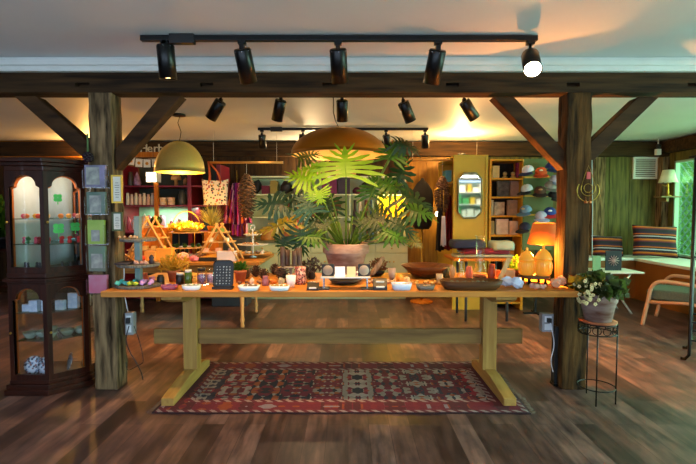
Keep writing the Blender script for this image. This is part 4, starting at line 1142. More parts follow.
# --- more small goods on the long table
def good(px0, px1, yt, Y, c, prof, label, cat, name, col2=None, glow=0):
    cx_, w, h = span(px0, px1, yt, Y, Z)
    m = mat('good'+c, c, rough=.4, col2=col2, scale=30)
    if prof == 'box': b = MB().box(-w/2, w/2, -w*.35, w*.35, 0, h); bv = .002
    elif prof == 'jar': b = MB().lathe([(w*.46, 0), (w*.5, h*.06), (w*.5, h*.66), (w*.36, h*.76), (w*.4, h*.8), (w*.4, h), (.001, h)], seg=18); bv = 0
    elif prof == 'bowl': b = MB().lathe([(w*.25, 0), (w*.42, h*.4), (w*.5, h), (w*.47, h), (w*.38, h*.45), (.001, h*.2)], seg=22); bv = 0
    else:
        b = MB(); rr = random.Random(int(px0))
        for i in range(4): b.rock((rr.uniform(-.2, .2)*w, rr.uniform(-.15, .15)*w, h*.5), (w*.36, w*.3, h*.5), int(px0)+i, 9)
        zm = min(v.co.z for v in b.bm.verts)
        for v in b.bm.verts: v.co.z -= zm
        bv = 0
    single(b, name, m, label, cat, (cx_, Y, Z), random.uniform(-.2, .2), bevel=bv)
for g in [
 (141, 148, 273, 3.5, '#c8502c', 'jar', 'small orange red jar behind the tiered stand', 'jar', 'red_jar'),
 (149, 156, 276, 3.5, '#b87aa0', 'rock', 'mauve crystal behind the bottom tier', 'crystal', 'mauve_crystal'),
 (192.5, 197, 277, 3.42, '#c8a050', 'jar', 'tiny gold jar left of the lavender jar', 'jar', 'gold_jar'),
 (186, 195, 276, 3.6, '#6a2c1c', 'box', 'dark red box behind the green candle jar', 'box', 'red_box'),
 (249, 255, 277, 3.3, '#d8c0a8', 'rock', 'cream rough stone behind the brown stone dish', 'stone', 'cream_stone'),
 (262, 269, 276, 3.3, '#8a5a6a', 'jar', 'mauve candle jar between the two white dishes', 'jar', 'mauve_jar'),
 (269, 277, 279, 3.34, '#c86a1c', 'rock', 'bright orange stone behind the right white dish', 'stone', 'orange_stone'),
 (278, 285, 277, 3.28, '#a8a07c', 'rock', 'pale green grey stone in front of the cake stand', 'stone', 'grey_stone'),
 (301, 307, 276, 3.42, '#8a5038', 'jar', 'reddish brown jar beside the cake stand', 'jar', 'brown_jar'),
 (388, 396, 268, 3.5, '#8a7a74', 'bowl', 'small grey glass bowl behind the pale blue dish', 'bowl', 'grey_bowl'),
 (396, 404, 273, 3.3, '#d88a2c', 'rock', 'amber stone behind the pale blue dish', 'stone', 'amber_stone'),
 (403, 410, 276, 3.3, '#d8b07a', 'rock', 'sandy stone behind the pale blue dish', 'stone', 'sandy_lump'),
 (436, 443, 274, 3.34, '#9a8a70', 'bowl', 'small ribbed bowl between the glass tray and oval tray', 'bowl', 'ribbed_bowl'),
 (443, 452, 266, 3.6, '#4a4a28', 'rock', 'mossy green lump beside the wide wooden bowl', 'ornament', 'moss_lump'),
 (448, 456, 264, 3.45, '#a87a4c', 'rock', 'tan chunky stone left of the slim flask', 'stone', 'tan_stone'),
 (465, 473, 265, 3.5, '#b05c48', 'rock', 'salmon salt lump between the two flasks', 'stone', 'salmon_salt'),
 (488, 496, 264, 3.55, '#8a3a1c', 'jar', 'rust brown glass jar right of the tall flask', 'jar', 'rust_jar'),
 (493, 500, 270, 3.7, '#6a3c24', 'box', 'brown box behind the leaning paddle', 'box', 'brown_box')]: good(*g)

# ================================================================ THE BIG PHILODENDRON
Yp = 3.78
cx_, w, h = span(323, 369, 243, Yp, Z); R = w/2
plant = thing('potted_philodendron', 'huge split leaf philodendron in a weathered terracotta pot at the middle of the table', 'potted plant', (cx_, Yp, Z))
MB().lathe([(R*.58, 0), (R*.62, .01), (R*.9, h*.68), (R*.97, h*.70), (R, h*.75), (R, h*.98), (R*.97, h), (R*.9, h), (R*.86, h*.8), (R*.5, .02), (.001, .02)], seg=48).build('pot', M_terraw, plant)
MB().lathe([(R*.87, h*.82), (R*.8, h*.88), (.001, h*.92)], seg=32).build('soil', M_soil, plant)
def lobed(b, base, d, nrm, L, W, droop=.25, lobes=7, seed=0):
    """deeply lobed leaf: midrib along d from base, blade normal nrm"""
    rnd = random.Random(seed); d = d.normalized(); s = d.cross(nrm).normalized(); n = s.cross(d).normalized()
    def P(u, v):   # u along, v across
        q = (u*u+v*v)
        return base+d*(u*L)+s*(v*W)-n*(droop*L*(q*.55+.12*abs(v)))+n*.10*W*abs(v)
    for sg in (-1, 1):
        for i in range(lobes):
            fi = i/(lobes-1); ub0 = -.02+.82*fi
            ln = (.60+.55*math.sin(PI*min(1, fi*.95+.22))**1.0)*(1-.45*fi**2.5)*rnd.uniform(.86, 1.1)
            sw = -.50+.95*fi**.8+rnd.uniform(-.05, .05)
            prev = None
            for k, (f, wd) in enumerate(((0, .09), (.18, .058), (.4, .072), (.62, .082), (.8, .062), (.92, .034), (1, .004))):
                v = ln*f; uc = ub0+sw*f*f*.5+sw*f*.5
                jag = (.012 if k % 2 else -.008)
                a_ = b.bm.verts.new(P(uc-wd-jag, sg*v)); m_ = b.bm.verts.new(P(uc, sg*v)-n*.012*L*(v > 0)); c_ = b.bm.verts.new(P(uc+wd+jag, sg*v))
                if prev:
                    b._f([prev[0], prev[1], m_, a_], True); b._f([prev[1], prev[2], c_, m_], True)
                prev = (a_, m_, c_)
    # tip lobe and midrib
    for k in range(5):
        u0 = .75+k*.08; u1 = u0+.08; w0 = .10*(1-k/5)**.7; w1 = .10*(1-(k+1)/5)**.7
        v = [b.bm.verts.new(P(*q)) for q in ((u0, -w0), (u0, w0), (u1, w1+.005), (u1, -w1-.005))]; b._f(v, True)
    b.tube([P(u/6-.12, 0)+n*.002 for u in range(7)], [L*.016*(1-u/8) for u in range(7)], 5)
def leaf(px, py, Y, dpx, dpy, Lpx, Wpx, m, tilt=.5, ydir=0.0, seed=0, droop=.25, root=None):
    """leaf whose stalk joins the blade at (px,py); midrib heads (dpx,dpy) in view terms"""
    p = at(px, py, Y)-Vector((cx_, Yp, Z)); s = Y/F
    d = Vector((dpx, ydir, -dpy)).normalized()
    vdir = Vector((0, -1, tilt)); nrm = (vdir-d*vdir.dot(d)).normalized()
    b = MB(); rr = Vector((random.uniform(-.5, .5)*R, random.uniform(-.5, .5)*R, h*.88))
    L = Lpx*s*.92; W = Wpx*s*1.0
    lobed(b, p, d, nrm, L, W, droop, 7, seed)
    bl = b.build('leaf', m, plant)
    mid = (rr+p)/2+Vector((p.x*.12, 0, .04))
    rr2 = Vector((p.x*.12, p.y*.12, h*.86))
    pts = []
    for k in range(9):
        t_ = k/8; pts.append((1-t_)**2*rr2+2*t_*(1-t_)*(Vector((p.x*.45, p.y*.45, (p.z+rr2.z)*.52)))+t_*t_*p)
    MB().tube(pts, [.0085-.0005*k for k in range(9)], 6).build('leaf_stalk', M_stem, bl if False else plant)
LV = [  # px py Y dx dy L W mat tilt ydir
 (346, 174, 3.62, -.05, -1, 29, 34, M_leafy, 1.2, .2, .2),
 (322, 168, 3.66, -1, -.15, 22, 16, M_leafy, 1.0, .2, .4),
 (391, 158, 3.62, .35, -1, 20, 17, M_leaf, .8, .3, .3),
 (398, 142, 3.6, 1, .25, 24, 12, M_leafd, .6, .1, .5),
 (312, 180, 3.70, -.9, -.25, 26, 18, M_leafy, .6, 0, .35),
 (300, 158, 4.05, .5, -.2, 22, 14, M_leafd, .6, .2, .3),
 (318, 192, 3.60, .3, 1, 12, 14, M_leafy, .4, -.2, .3),
 (284, 205, 3.75, -.85, -.15, 30, 20, M_leafb, .6, 0, .5),
 (293, 222, 3.60, -1, .18, 36, 14, M_leafo, .9, -.1, .3),
 (301, 232, 3.50, .1, 1, 24, 17, M_leafd, .4, -.1, .35),
 (312, 212, 3.60, -.5, -.8, 22, 18, M_leafb, .6, 0, .35),
 (285, 238, 3.55, -.3, 1, 18, 12, M_leafd, .4, 0, .35),
 (395, 190, 3.75, -.45, -.35, 26, 15, M_leaf, .8, 0, .3),
 (398, 182, 3.85, .3, -.9, 30, 15, M_leafd, .5, .1, .3),
 (405, 196, 3.65, .9, .3, 32, 18, M_leafd, .8, 0, .4),
 (410, 210, 3.55, .95, .15, 27, 14, M_leaf, .8, -.1, .35),
 (392, 222, 3.50, .8, .4, 26, 18, M_leafd, .6, -.1, .3),
 (375, 218, 3.60, .6, .1, 24, 18, M_leafd, .6, -.1, .3),
 (385, 232, 3.45, 1, .35, 26, 14, M_leaf, .8, -.1, .3),
 (360, 226, 3.70, .7, -.5, 24, 17, M_leafd, .6, 0, .3),
 (326, 226, 3.65, -.7, -.3, 22, 16, M_leafd, .6, 0, .3),
 (330, 210, 3.95, -.3, -1, 24, 16, M_leafd, .6, .1, .3),
 (318, 237, 3.50, -.9, -.1, 24, 12, M_leaf, .8, -.1, .3),
 (372, 195, 4.0, .1, -1, 22, 15, M_leaf, .6, .1, .3),
 (412, 238, 3.6, .7, .6, 14, 9, M_leafo, .7, 0, .3),
 (300, 200, 3.9, -.9, .1, 26, 14, M_leafb, .6, 0, .4),
]
for i, q in enumerate(LV): leaf(q[0], q[1], q[2], q[3], q[4], q[5], q[6], q[7], q[8], q[9], i, q[10])
for i in range(10):   # short bare stalks in the crown
    a = i*.63; e = Vector((math.cos(a)*R*.9, math.sin(a)*R*.8, h+.12+.05*(i % 3)))
    MB().tube([Vector((math.cos(a)*R*.3, math.sin(a)*R*.3, h*.87)), e*.6+Vector((0, 0, h*.25)), e], .006, 6).build('leaf_stalk', M_stem, plant)
# ================================================================ SECOND DISPLAY TABLE (behind, left)
D2 = .74
t = thing('display_table', 'dark brown display table with turned light legs behind the left half of the long table', 'table', (0, 0, 0))
M_top2 = wood('display_top', '#8a5a26', '#b07a36', 'X', rough=.4)
MB().box(-2.75, -.95, 4.95, 5.95, D2-.035, D2).build('tabletop', M_top2, t, bevel=.005)
MB().box(-2.65, -1.18, 5.03, 5.06, D2-.13, D2-.035).box(-2.65, -1.18, 5.84, 5.87, D2-.13, D2-.035).box(-1.2, -1.17, 5.06, 5.84, D2-.13, D2-.035).box(-2.65, -2.62, 5.06, 5.84, D2-.13, D2-.035).build('apron', M_top2, t)
for x in (-1.17, -2.62):
    for y in (5.08, 5.85):
        MB().lathe([(.02, 0), (.026, .02), (.018, .05), (.028, .09), (.018, .13), (.024, .3), (.03, .42), (.02, .46), (.03, .49), (.02, .52), (.03, .56), (.032, D2-.13), (.032, D2-.035)], (x, y, 0), 16).build('leg', M_natural, t)
def T2(px, Y, z=D2+.0008): return Vector((at(px, 260, Y).x, Y, z))
def aframe(px, Y, wpx, yt, label, shelves=(.22, .5, .76), rz=0, dpt=.22):
    p = T2(px, Y); hh = at(px, yt, Y).z-D2; w = wpx*Y/F
    t = thing('ladder_shelf', label, 'display shelf', p+Vector((0, 0, .006)), rz)
    for sy in (-1, 1):
        y = sy*dpt/2
        b = MB()
        for sx in (-1, 1): b.tube([(sx*w/2, y, 0), (-sx*.015, y, hh)], .013, 4)
        b.build('side_frame', M_natural, t)
    for f in shelves:
        z = hh*f; hw = w/2*(1-f)+.045
        MB().box(-hw, hw, -dpt/2+.012, dpt/2-.012, z-.006, z+.006).build('shelf', M_natural, t)
    return p, hh, w, t
pa = aframe(152, 5.25, 44, 217, 'small natural wood A frame shelf behind the grey tiered stand')
pb = aframe(220, 5.15, 42, 224, 'natural wood A frame shelf behind the black easel board')
def small(pxr, n, Y, z, mk, name, label, cat, group, rnd=None):
    pr = None
    for i in range(n):
        px = pxr[0]+(pxr[1]-pxr[0])*(i/(max(1, n-1)))
        loc = (at(px, 260, Y).x, Y+random.uniform(-.02, .02), z)
        if pr is None: pr = mk(); tag(pr, label, cat, group if n > 1 else None); pr.location = loc
        else: dup(pr, loc, random.uniform(-.3, .3), scale=random.uniform(.85, 1.12))
    return pr
def mkbundle(c1, r=.025, h=.04, sd=1):
    return lambda: MB().rock((0, 0, h*.45), (r, r, h/2), sd, 12, flat=False).build('soap_bar', mat('bar_'+c1, c1, rough=.7))
for (fr, Y, fs, lb, cols) in ((pa, 5.25, (.22, .5), 'left', ('#d8b068', '#c87a3c')), (pb, 5.15, (.22, .5, .76), 'right', ('#e0b0a0', '#e8e0d0', '#6a8a3a'))):
    for f, c in zip(fs, cols):
        p, hh, w, _ = fr; hw = (w/2*(1-f))*.75; n = max(2, int(hw*2/.07)); pr = None
        for i in range(n):
            x = p.x-hw+2*hw*i/(n-1)
            loc = (x, Y-.05, D2+.0008+hh*f+.0065)
            if pr is None:
                pr = MB().box(-.025, .025, -.03, .03, 0, .045).build('wrapped_soap', mat('soap'+c, c, rough=.7), bevel=.004)
                tag(pr, 'small wrapped soap on the %s A frame shelf, %s board' % (lb, {.22: 'bottom', .5: 'middle', .76: 'top'}[f]), 'soap', 'wrapped soaps %s %s' % (lb, f)); pr.location = loc
            else: dup(pr, loc, random.uniform(-.3, .3))
# round wire stand with glowing basket
p = T2(187, 5.6); sc = 5.6/F; Rr = 17*sc; hT = at(187, 232, 5.6).z-D2; hM = at(187, 247, 5.6).z-D2
t = thing('wire_tier_stand', 'round two tier wire stand behind, holding the basket of string lights', 'display stand', p)
for z in (hM, hT): MB().lathe([(Rr, z-.008), (Rr, z), (.001, z)], seg=36).build('wooden_disc', M_natural, t)
for k in range(4):
    a = PI/4+k*PI/2; MB().tube([(Rr*math.cos(a), Rr*math.sin(a), 0), (Rr*math.cos(a), Rr*math.sin(a), hT)], .004, 6).build('wire_leg', M_brass, t)
b = MB()
for k in range(28):
    a = 2*PI*k/28; b.tube([(Rr*1.02*math.cos(a), Rr*1.02*math.sin(a), 0), (Rr*1.02*math.cos(a), Rr*1.02*math.sin(a), hM-.012)], .0022, 4)
b.build('wire_cage', M_brass, t)
bk = thing('light_basket', 'glowing yellow basket of string lights with a hoop handle on the wire stand', 'basket', p+Vector((0, 0, hT+.001)))
MB().lathe([(Rr*.7, 0), (Rr*.9, .06), (Rr*.88, .06), (Rr*.66, .006), (.001, .005)], seg=32).build('basket', wood('wicker', '#8a6a24', '#b8943c', 'X', rough=.8), bk)
MB().tube([(Rr*.85*math.cos(a), 0, .04+.21*math.sin(a)) for a in [PI*k/20 for k in range(21)]], .005, 6).build('handle', M_brass, bk)
rnd = random.Random(4); b = MB()
for k in range(70):
    a = rnd.uniform(0, 6.28); q = rnd.uniform(0, .95); b.ball((Rr*q*math.cos(a), Rr*q*math.sin(a), .05+.07*rnd.random()*(1.2-q)), .0095, 6, 4)
b = b.build('string_lights', mat('string_glow', '#ffdc6a', emit='#ffb92a', estr=9), bk); b['kind'] = 'stuff'
bush(bk, Rr*1.05, .11, 260, leafmat('golden_leaf', '#b08a14', '#e0c040'), 9, .05, .35, .02, name='golden_leaves')
light('POINT', 'basket_light', (0, 0, .14), 7, '#ffb836', bk, size=.08)
for i in range(9):
    a = i*.7; x, y = Rr*.7*math.cos(a), Rr*.7*math.sin(a)
    if i == 0:
        b = MB().ball((0, 0, .02), (.028, .028, .02), 10, 7); air = b.build('succulent', M_leaf); tag(air, 'small green succulent on the middle disc of the wire stand', 'succulent', 'succulents on the wire stand'); air.location = p+Vector((x, y, hM+.001))
    else: dup(air, p+Vector((x, y, hM+.001)), a)
def t2pot(nm, label, px, yt, yb, Y, r, pm, lm, br, bh, n, seed, z=None, **k):
    z = z if z is not None else D2+.0008
    return pot(nm, label, 'potted plant', (at(px, 250, Y).x, Y, z), r, k.pop('h', .08), pm, lm, br, bh, n, seed, **k)
# spiky grass pot beyond, on a tall box
q = T2(213, 5.7); zz = at(211, 229, 5.7).z-.03
single(MB().box(-.08, .1, -.1, .1, 0, zz-D2-.001), 'wooden_crate', M_orangew, 'wooden crate raising the spiky grass pot behind the right A frame', 'crate', q, 0, bevel=.004)
t = thing('grass_pot', 'pot of pale spiky grass standing left of the striped scarves', 'potted plant', (q.x, q.y, zz))
MB().lathe([(.05, 0), (.07, .07), (.065, .07), (.001, .06)], seg=20).build('pot', M_orangew, t)
rnd = random.Random(11); b = MB()
for k in range(110):
    a = rnd.uniform(0, 6.28); e = rnd.uniform(.15, 1.15); L = rnd.uniform(.2, .34)
    d = Vector((math.cos(a)*math.sin(e), math.sin(a)*math.sin(e), math.cos(e))); s = Vector((-math.sin(a), math.cos(a), 0))*.005
    p0 = Vector((0, 0, .06)); p1 = p0+d*L*.6; p2 = p0+d*L+Vector((0, 0, -.04*math.sin(e)))
    v = [b.bm.verts.new(x) for x in (p0-s, p0+s, p1+s, p2, p1-s)]; b._f(v)
b.build('grass_blades', leafmat('pale_grass', '#8a8a3c', '#c8c078'), t)
zc = at(157, 226, 5.7).z-.02; q = T2(157, 5.7)
single(MB().box(-.14, .14, -.14, .14, 0, zc-D2-.001), 'wooden_crate', M_orangew, 'wooden crate raising the round cactus behind the left A frame', 'crate', q, 0, bevel=.004)
t = thing('round_cactus', 'round dark green cactus in a shallow bowl behind the left A frame shelf', 'cactus', (q.x, q.y, zc))
MB().lathe([(.06, 0), (.09, .03), (.085, .03), (.001, .025)], seg=20).build('bowl', M_orangew, t)
b = MB(); R = []
for i in range(13):
    ph = PI*i/12-PI/2; R.append([Vector((math.cos(a)*(.06+.008*(k % 2))*max(math.cos(ph), .01), math.sin(a)*(.06+.008*(k % 2))*max(math.cos(ph), .01), .085+.06*math.sin(ph))) for k, a in enumerate([2*PI*j/24 for j in range(24)])])
b.loft(R).build('cactus_body', M_leafd, t)
# boxes, crystals on that table
def box2(px0, px1, yt, Y, c, label, d=.1, rz=0, name='paper_box', z=None):
    z = D2+.0008 if z is None else z
    cx_, w, h = span(px0, px1, yt, Y, z)
    return single(MB().box(-w/2, w/2, -d/2, d/2, 0, h), name, mat('card'+c, c, rough=.7), label, 'box', (cx_, Y, z), rz, bevel=.004)
box2(158, 173, 248, 5.15, '#e0a040', 'amber lit yellow box behind the yellow potted plant')
box2(146, 157, 251, 5.12, '#d89a4c', 'tan box left of the amber lit yellow box')
box2(199, 218, 257, 5.08, '#1c1a1a', 'low black box with an open lid behind the black easel board')
box2(218, 236, 251, 5.08, '#d8d0dc', 'pale lilac card box right of the low black box')
b = MB().prism([(-.1, 0), (.1, 0), (.1, .045)], -.04, .04, 'Y')
single(b, 'cheese_shaped_block', mat('yellow_block', '#d8942c', rough=.6), 'wedge shaped yellow block resting on the low black box', 'block', (at(209, 255, 5.08).x, 5.08, at(209, 257, 5.08).z))
bpy.data.objects['cheese_shaped_block'].name = 'wooden_wedge'
def crys2(px, Y, rp, c, label, seed, name='large_crystal'):
    r = rp*Y/F; b = MB()
    for i in range(5):
        rr = random.Random(seed*7+i); b.rock((rr.uniform(-.5, .5)*r, rr.uniform(-.4, .4)*r, r*.6), (r*.7, r*.6, r*.6), seed*9+i, 8)
    zm = min(v.co.z for v in b.bm.verts)
    for v in b.bm.verts: v.co.z -= zm
    single(b, name, mat('cr'+c, c, rough=.3, subs=.2), label, 'crystal', T2(px, Y))
crys2(184, 5.15, 7, '#e0a8a0', 'pink crystal lump on the rear display table, right of the yellow box', 1)
crys2(194, 5.05, 5, '#d87a90', 'rosy crystal lump beside the low black box', 2)
crys2(131, 5.15, 8, '#d8a050', 'golden crystal lump behind the grey tiered stand', 3)
crys2(143, 5.05, 5, '#c84a2c', 'small red orange crystal near the tiered stand', 4)
crys2(118, 5.3, 6, '#c8a078', 'sandy crystal lump behind the left post', 5)
t = thing('banana_lamp', 'small glowing yellow curved night lamp behind the tiered stand', 'lamp', T2(141, 5.5))
MB().tube([(-.06, 0, .30), (-.05, 0, .24), (-.01, 0, .2), (.05, 0, .19)], [.012, .022, .022, .01], 10).build('glowing_shade', mat('night_glow', '#ffc030', emit='#ffa818', estr=5), t)
MB().lathe([(.04, 0), (.04, .01), (.006, .015), (.006, .2), (.001, .2)], seg=16).build('base', M_brass, t)
bpy.data.objects['banana_lamp'].name = 'curved_night_lamp'
# ornate white three tier cake stand
p = T2(255, 5.5); hs = at(255, 226, 5.5).z-D2; sc = 5.4/F
t = thing('three_tier_cake_stand', 'white three tier cake stand with a loop handle right of the rear display table', 'cake stand', T2(253, 5.5))
MB().lathe([(.05, 0), (.012, .02), (.009, hs*.3), (.014, hs*.33), (.008, hs*.5), (.014, hs*.6), (.007, hs*.8), (.01, hs*.86), (.006, hs*.9), (.001, hs*.92)], seg=16).build('spindle', M_white, t)
MB().tube([(.025*math.cos(a), 0, hs*.95+.028*math.sin(a)) for a in [2*PI*k/20 for k in range(20)]], .006, 6, closed=True).build('loop_handle', M_white, t)
for f, rr, c in ((.12, 19, M_natural), (.40, 16, M_white), (.72, 9.5, M_white)):
    r = rr*sc; z = hs*f
    MB().lathe([(.001, z-.006), (r*.8, z-.006), (r, z+.006), (r*.98, z+.009), (r*.8, z), (.001, z)], seg=36).build('tier_plate', c, t)
base = t.location.copy()
for f, rr, n, c, nm, lb in ((.12, 15, 9, '#d8d0c8', 'white_shell', 'white shell on the bottom plate of the three tier cake stand'), (.40, 12, 8, '#b8907a', 'blush_shell', 'blush trinket on the middle plate of the three tier cake stand'), (.72, 6, 5, '#c8b078', 'gold_shell', 'pale gold trinket on the top plate of the three tier cake stand')):
    stones(n, (base.x, base.y), (rr*sc*.8, rr*sc*.7), .024 if f < .2 else .02, c, nm, lb, lb[:34], base.z+hs*f+.002, seed=int(rr))

# ================================================================ CRIMSON SHELVING (back left)
def X_(px, Y, py=230): return at(px, py, Y).x
def Zt(py, Y, px=300): return at(px, py, Y).z
YS = 6.55; YSb = 7.15
xl, xm, xr, xr2 = X_(121, YS), X_(156.5, YS), X_(190, YS), X_(219, YS)
ztop = Zt(164, YS)
t = thing('crimson_shelving', 'tall crimson painted shelving unit with an orange centre upright against the back wall', 'shelving', ((xl+xr2)/2, YS, 0))
ox = -t.location.x
for x, m in ((xl, M_crim), (xr, M_crim), (xr2, M_crim)):
    MB().box(x+ox-.028, x+ox+.028, 0, .05, 0, ztop).box(x+ox-.02, x+ox+.02, .05, .55, 0, ztop).build('upright', m, t, bevel=.003)
MB().box(xm+ox-.028, xm+ox+.028, 0, .05, 0, ztop+.05).build('centre_upright', M_orangew, t, bevel=.003)
MB().box(xl+ox+.03, xr2+ox-.03, .565, .58, 0, ztop).build('back_panel', mat('dark_green_back', '#1c2a22', rough=.6), t)
shz = [Zt(185.5, YS), Zt(205, YS), Zt(232, YS), .3, .06]
for z in shz:
    MB().box(xl+ox+.02, xr+ox-.02, .01, .55, z-.02, z).build('shelf', M_crim, t)
    MB().box(xr+ox+.02, xr2+ox-.02, .01, .55, z-.02, z).build('shelf', M_crim, t)
MB().box(xl+ox+.08, xm+ox+.02, -.01, .03, Zt(157, YS), Zt(152, YS)).box(xm+ox+.02, xr+ox+.1, -.01, .03, Zt(157, YS), Zt(152, YS)).build('header_board', M_orangew, t)
MB().box(xl+ox, xr+ox, .54, .562, shz[2]+.03, shz[1]-.03).build('lit_back_board', mat('mint_board', '#7fae8c', rough=.6), t)
light('AREA', 'shelf_light', (0, .3, shz[1]-.04), 7, '#e8ffe0', t, size=.9, sizey=.1, aim=None)
# Herb sign
def text_mesh(s, size, ext, m, name, font=None):
    cu = bpy.data.curves.new(name, 'FONT'); cu.body = s; cu.size = size; cu.extrude = ext; cu.align_x = 'LEFT'
    o = bpy.data.objects.new(name, cu); C.objects.link(o)
    dg = bpy.context.evaluated_depsgraph_get(); me = bpy.data.meshes.new_from_object(o.evaluated_get(dg))
    bpy.data.objects.remove(o); me.materials.clear(); me.materials.append(m)
    o2 = bpy.data.objects.new(name, me); C.objects.link(o2); return o2
z0 = Zt(152, YS)
x = X_(141, YS)
for ch, px in (('H', 141), ('e', 148.5), ('r', 154.5), ('b', 159), ('s', 166)):
    o = text_mesh(ch, .16, .01, mat('cream_letters', '#b8b09c', rough=.6), 'sign_letter')
    o.rotation_euler = (PI/2, 0, 0); o.location = (X_(px, YS), YS+.01, z0+.002)
    tag(o, 'cream block letter %s of the word on top of the crimson shelving' % ch, 'letter')
# bunting of cards
for i, (px, py, a) in enumerate([(124, 158, .25), (131, 161, .12), (139, 163, .08), (147, 163.5, 0), (155.5, 163, -.06)]):
    p = at(px, py, YS-.06); w = 6.8*YS/F*.5; h = 7.6*YS/F*.5
    t2 = thing('bunting_card', 'cream card with orange motif strung above the crimson shelves, ' + ['leftmost', 'second from left', 'third from left', 'fourth from left', 'beside the gold dome lamp'][i], 'card', p)
    M = Matrix.Rotation(a, 4, 'Y')
    MB().box(-w, w, -.002, .002, -h, h, M).build('card', M_paper, t2)
    MB().lathe([(w*.5, -.001), (w*.5, .001), (.001, .001)], (0, -.003, 0), 7, Matrix.Rotation(PI/2, 3, 'X').to_4x4()).build('motif', mat('motif_orange', '#c8862c', rough=.7), t2)
single(MB().tube([at(px, py, YS-.055) for px, py in ((121, 152), (131, 157.3), (143, 159.4), (155, 158.6), (163, 156))], .002, 5), 'bunting_string', M_paper, 'thin string carrying the printed cards above the crimson shelves', 'string')
# lantern
p = at(153.5, 182.5, 6.45)
t = thing('square_lantern', 'white square lantern with glowing cut out panels hanging in front of the top crimson shelf', 'lantern', p)
s = 5.4*6.45/F; hl = 10*6.45/F
MB().box(-s, s, -s, s, 0, .006).box(-s, s, -s, s, hl-.006, hl).box(-s, -s+.008, -s, s, 0, hl).box(s-.008, s, -s, s, 0, hl).box(-.004, .004, -s, -s+.004, 0, hl).box(-s, s, -s, -s+.004, hl/2-.004, hl/2+.004).build('frame', M_white, t)
MB().box(-s+.01, s-.01, -s+.006, s-.01, .01, hl-.01).build('glowing_panel', mat('lantern_glow', '#fff4dc', emit='#ffe6b8', estr=3.5), t)
MB().tube([(0, 0, hl), (0, 0, Zt(152, 6.45)-p.z)], .003, 5).build('hanging_wire', M_black, t)
def shelfitem(px0, px1, yt, z, Y, m, label, cat, name, prof='box', group=None, d=None):
    cx_, w, h = span(px0, px1, yt, Y, z)
    if prof == 'box': b = MB().box(-w/2, w/2, -(d or w)/2, (d or w)/2, 0, h); bev = .003
    elif prof == 'jar': b = MB().lathe([(w*.45, 0), (w*.5, h*.05), (w*.5, h*.7), (w*.36, h*.8), (w*.38, h), (.001, h)], seg=16); bev = 0
    elif prof == 'tin': b = MB().lathe([(w*.48, 0), (w*.5, h*.1), (w*.48, h*.5), (w*.5, h*.55), (w*.5, h), (.001, h)], seg=18); bev = 0
    elif prof == 'mush': b = MB().lathe([(w*.2, 0), (w*.16, h*.5), (w*.5, h*.52), (w*.45, h*.8), (w*.2, h*.97), (.001, h)], seg=18); bev = 0
    elif prof == 'cone': b = MB().lathe([(w*.3, 0), (w*.5, h*.2), (w*.35, h*.6), (w*.12, h*.9), (.001, h)], seg=10); bev = 0
    elif prof == 'blob': b = MB().rock((0, 0, h/2), (w/2, w/2.6, h/2), int(px0), 14, flat=False); bev = 0
    if prof == 'blob':
        zm = min(v.co.z for v in b.bm.verts)
        for v in b.bm.verts: v.co.z -= zm
    return single(b, name, m, label, cat, (cx_, Y, z+.0005), 0, group, bevel=bev)
Ya = YS+.2
lil = mat('amethyst', '#6a4a60', rough=.3, col2='#b08aa8', scale=20)
shelfitem(133, 141, 172, shz[0], Ya, lil, 'large amethyst point on the top crimson shelf', 'crystal', 'amethyst_point', 'cone')
shelfitem(128, 133, 172, shz[0], Ya, mat('dim_vase', '#4a4438', rough=.4), 'dim vase at the left of the top crimson shelf', 'vase', 'vase', 'jar')
shelfitem(171, 181, 174, shz[0], Ya, mat('mushroom', '#b0864c', rough=.6), 'tan mushroom shaped ornament on the top crimson shelf', 'ornament', 'mushroom_ornament', 'mush')
shelfitem(183, 188, 177, shz[0], Ya, mat('mush2', '#8a5c34', rough=.6), 'small brown ornament right of the mushroom on the top crimson shelf', 'ornament', 'brown_ornament', 'blob')
pk = mat('pale_pink_pack', '#c8a898', rough=.6); wt = mat('white_pack', '#c8bca8', rough=.6)
for i in range(7):
    shelfitem(126+i*4.1, 129.4+i*4.1, 193+(i % 2), shz[1], Ya-.1, pk if i % 2 else wt, 'small pink and cream bottle in the row on the second crimson shelf', 'bottle', 'cosmetic_bottle', 'jar', 'bottles on the second crimson shelf')
for i, px in enumerate((160.5, 168.5)):
    for k in range(2):
        z = shz[1]+k*.055
        cx_ = X_(px+3.3, Ya-.1)
        single(MB().lathe([(.046, 0), (.05, .004), (.05, .03), (.052, .032), (.052, .052), (.001, .053)], seg=20), 'round_tin', mat('two_tone_tin', '#c0ac98', rough=.5), 'round cream tin stacked on the second crimson shelf, %s stack' % ('left', 'right')[i], 'tin', (cx_, Ya-.1, z+.0006), 0, 'tins on the crimson shelf %d' % i)
shelfitem(178, 186, 190, shz[1], Ya-.05, mat('dark_grey_jar', '#3a4040', rough=.4), 'dark grey lidded urn at the right of the second crimson shelf', 'urn', 'grey_urn', 'jar')
for i, (a_, c_, y, c) in enumerate([(126, 131, 214, '#b0506a'), (131, 138, 216, '#d8c8d0'), (140, 148, 212, '#e0d0c0'), (146, 153, 214, '#d8b8c8'), (158, 166, 213, '#c8b8e0'), (168, 174, 218, '#c87a9a'), (176, 182, 218, '#d0a8a0'), (183, 188, 220, '#b85a4c')]):
    shelfitem(a_, c_, y, shz[2], Ya-.1, mat('gem'+c, c, rough=.4), ['magenta', 'pale', 'cream', 'blush', 'lavender', 'rose', 'peach', 'brick red'][i]+' wrapped gift item on the lit third crimson shelf', 'gift', 'wrapped_gift', 'blob')
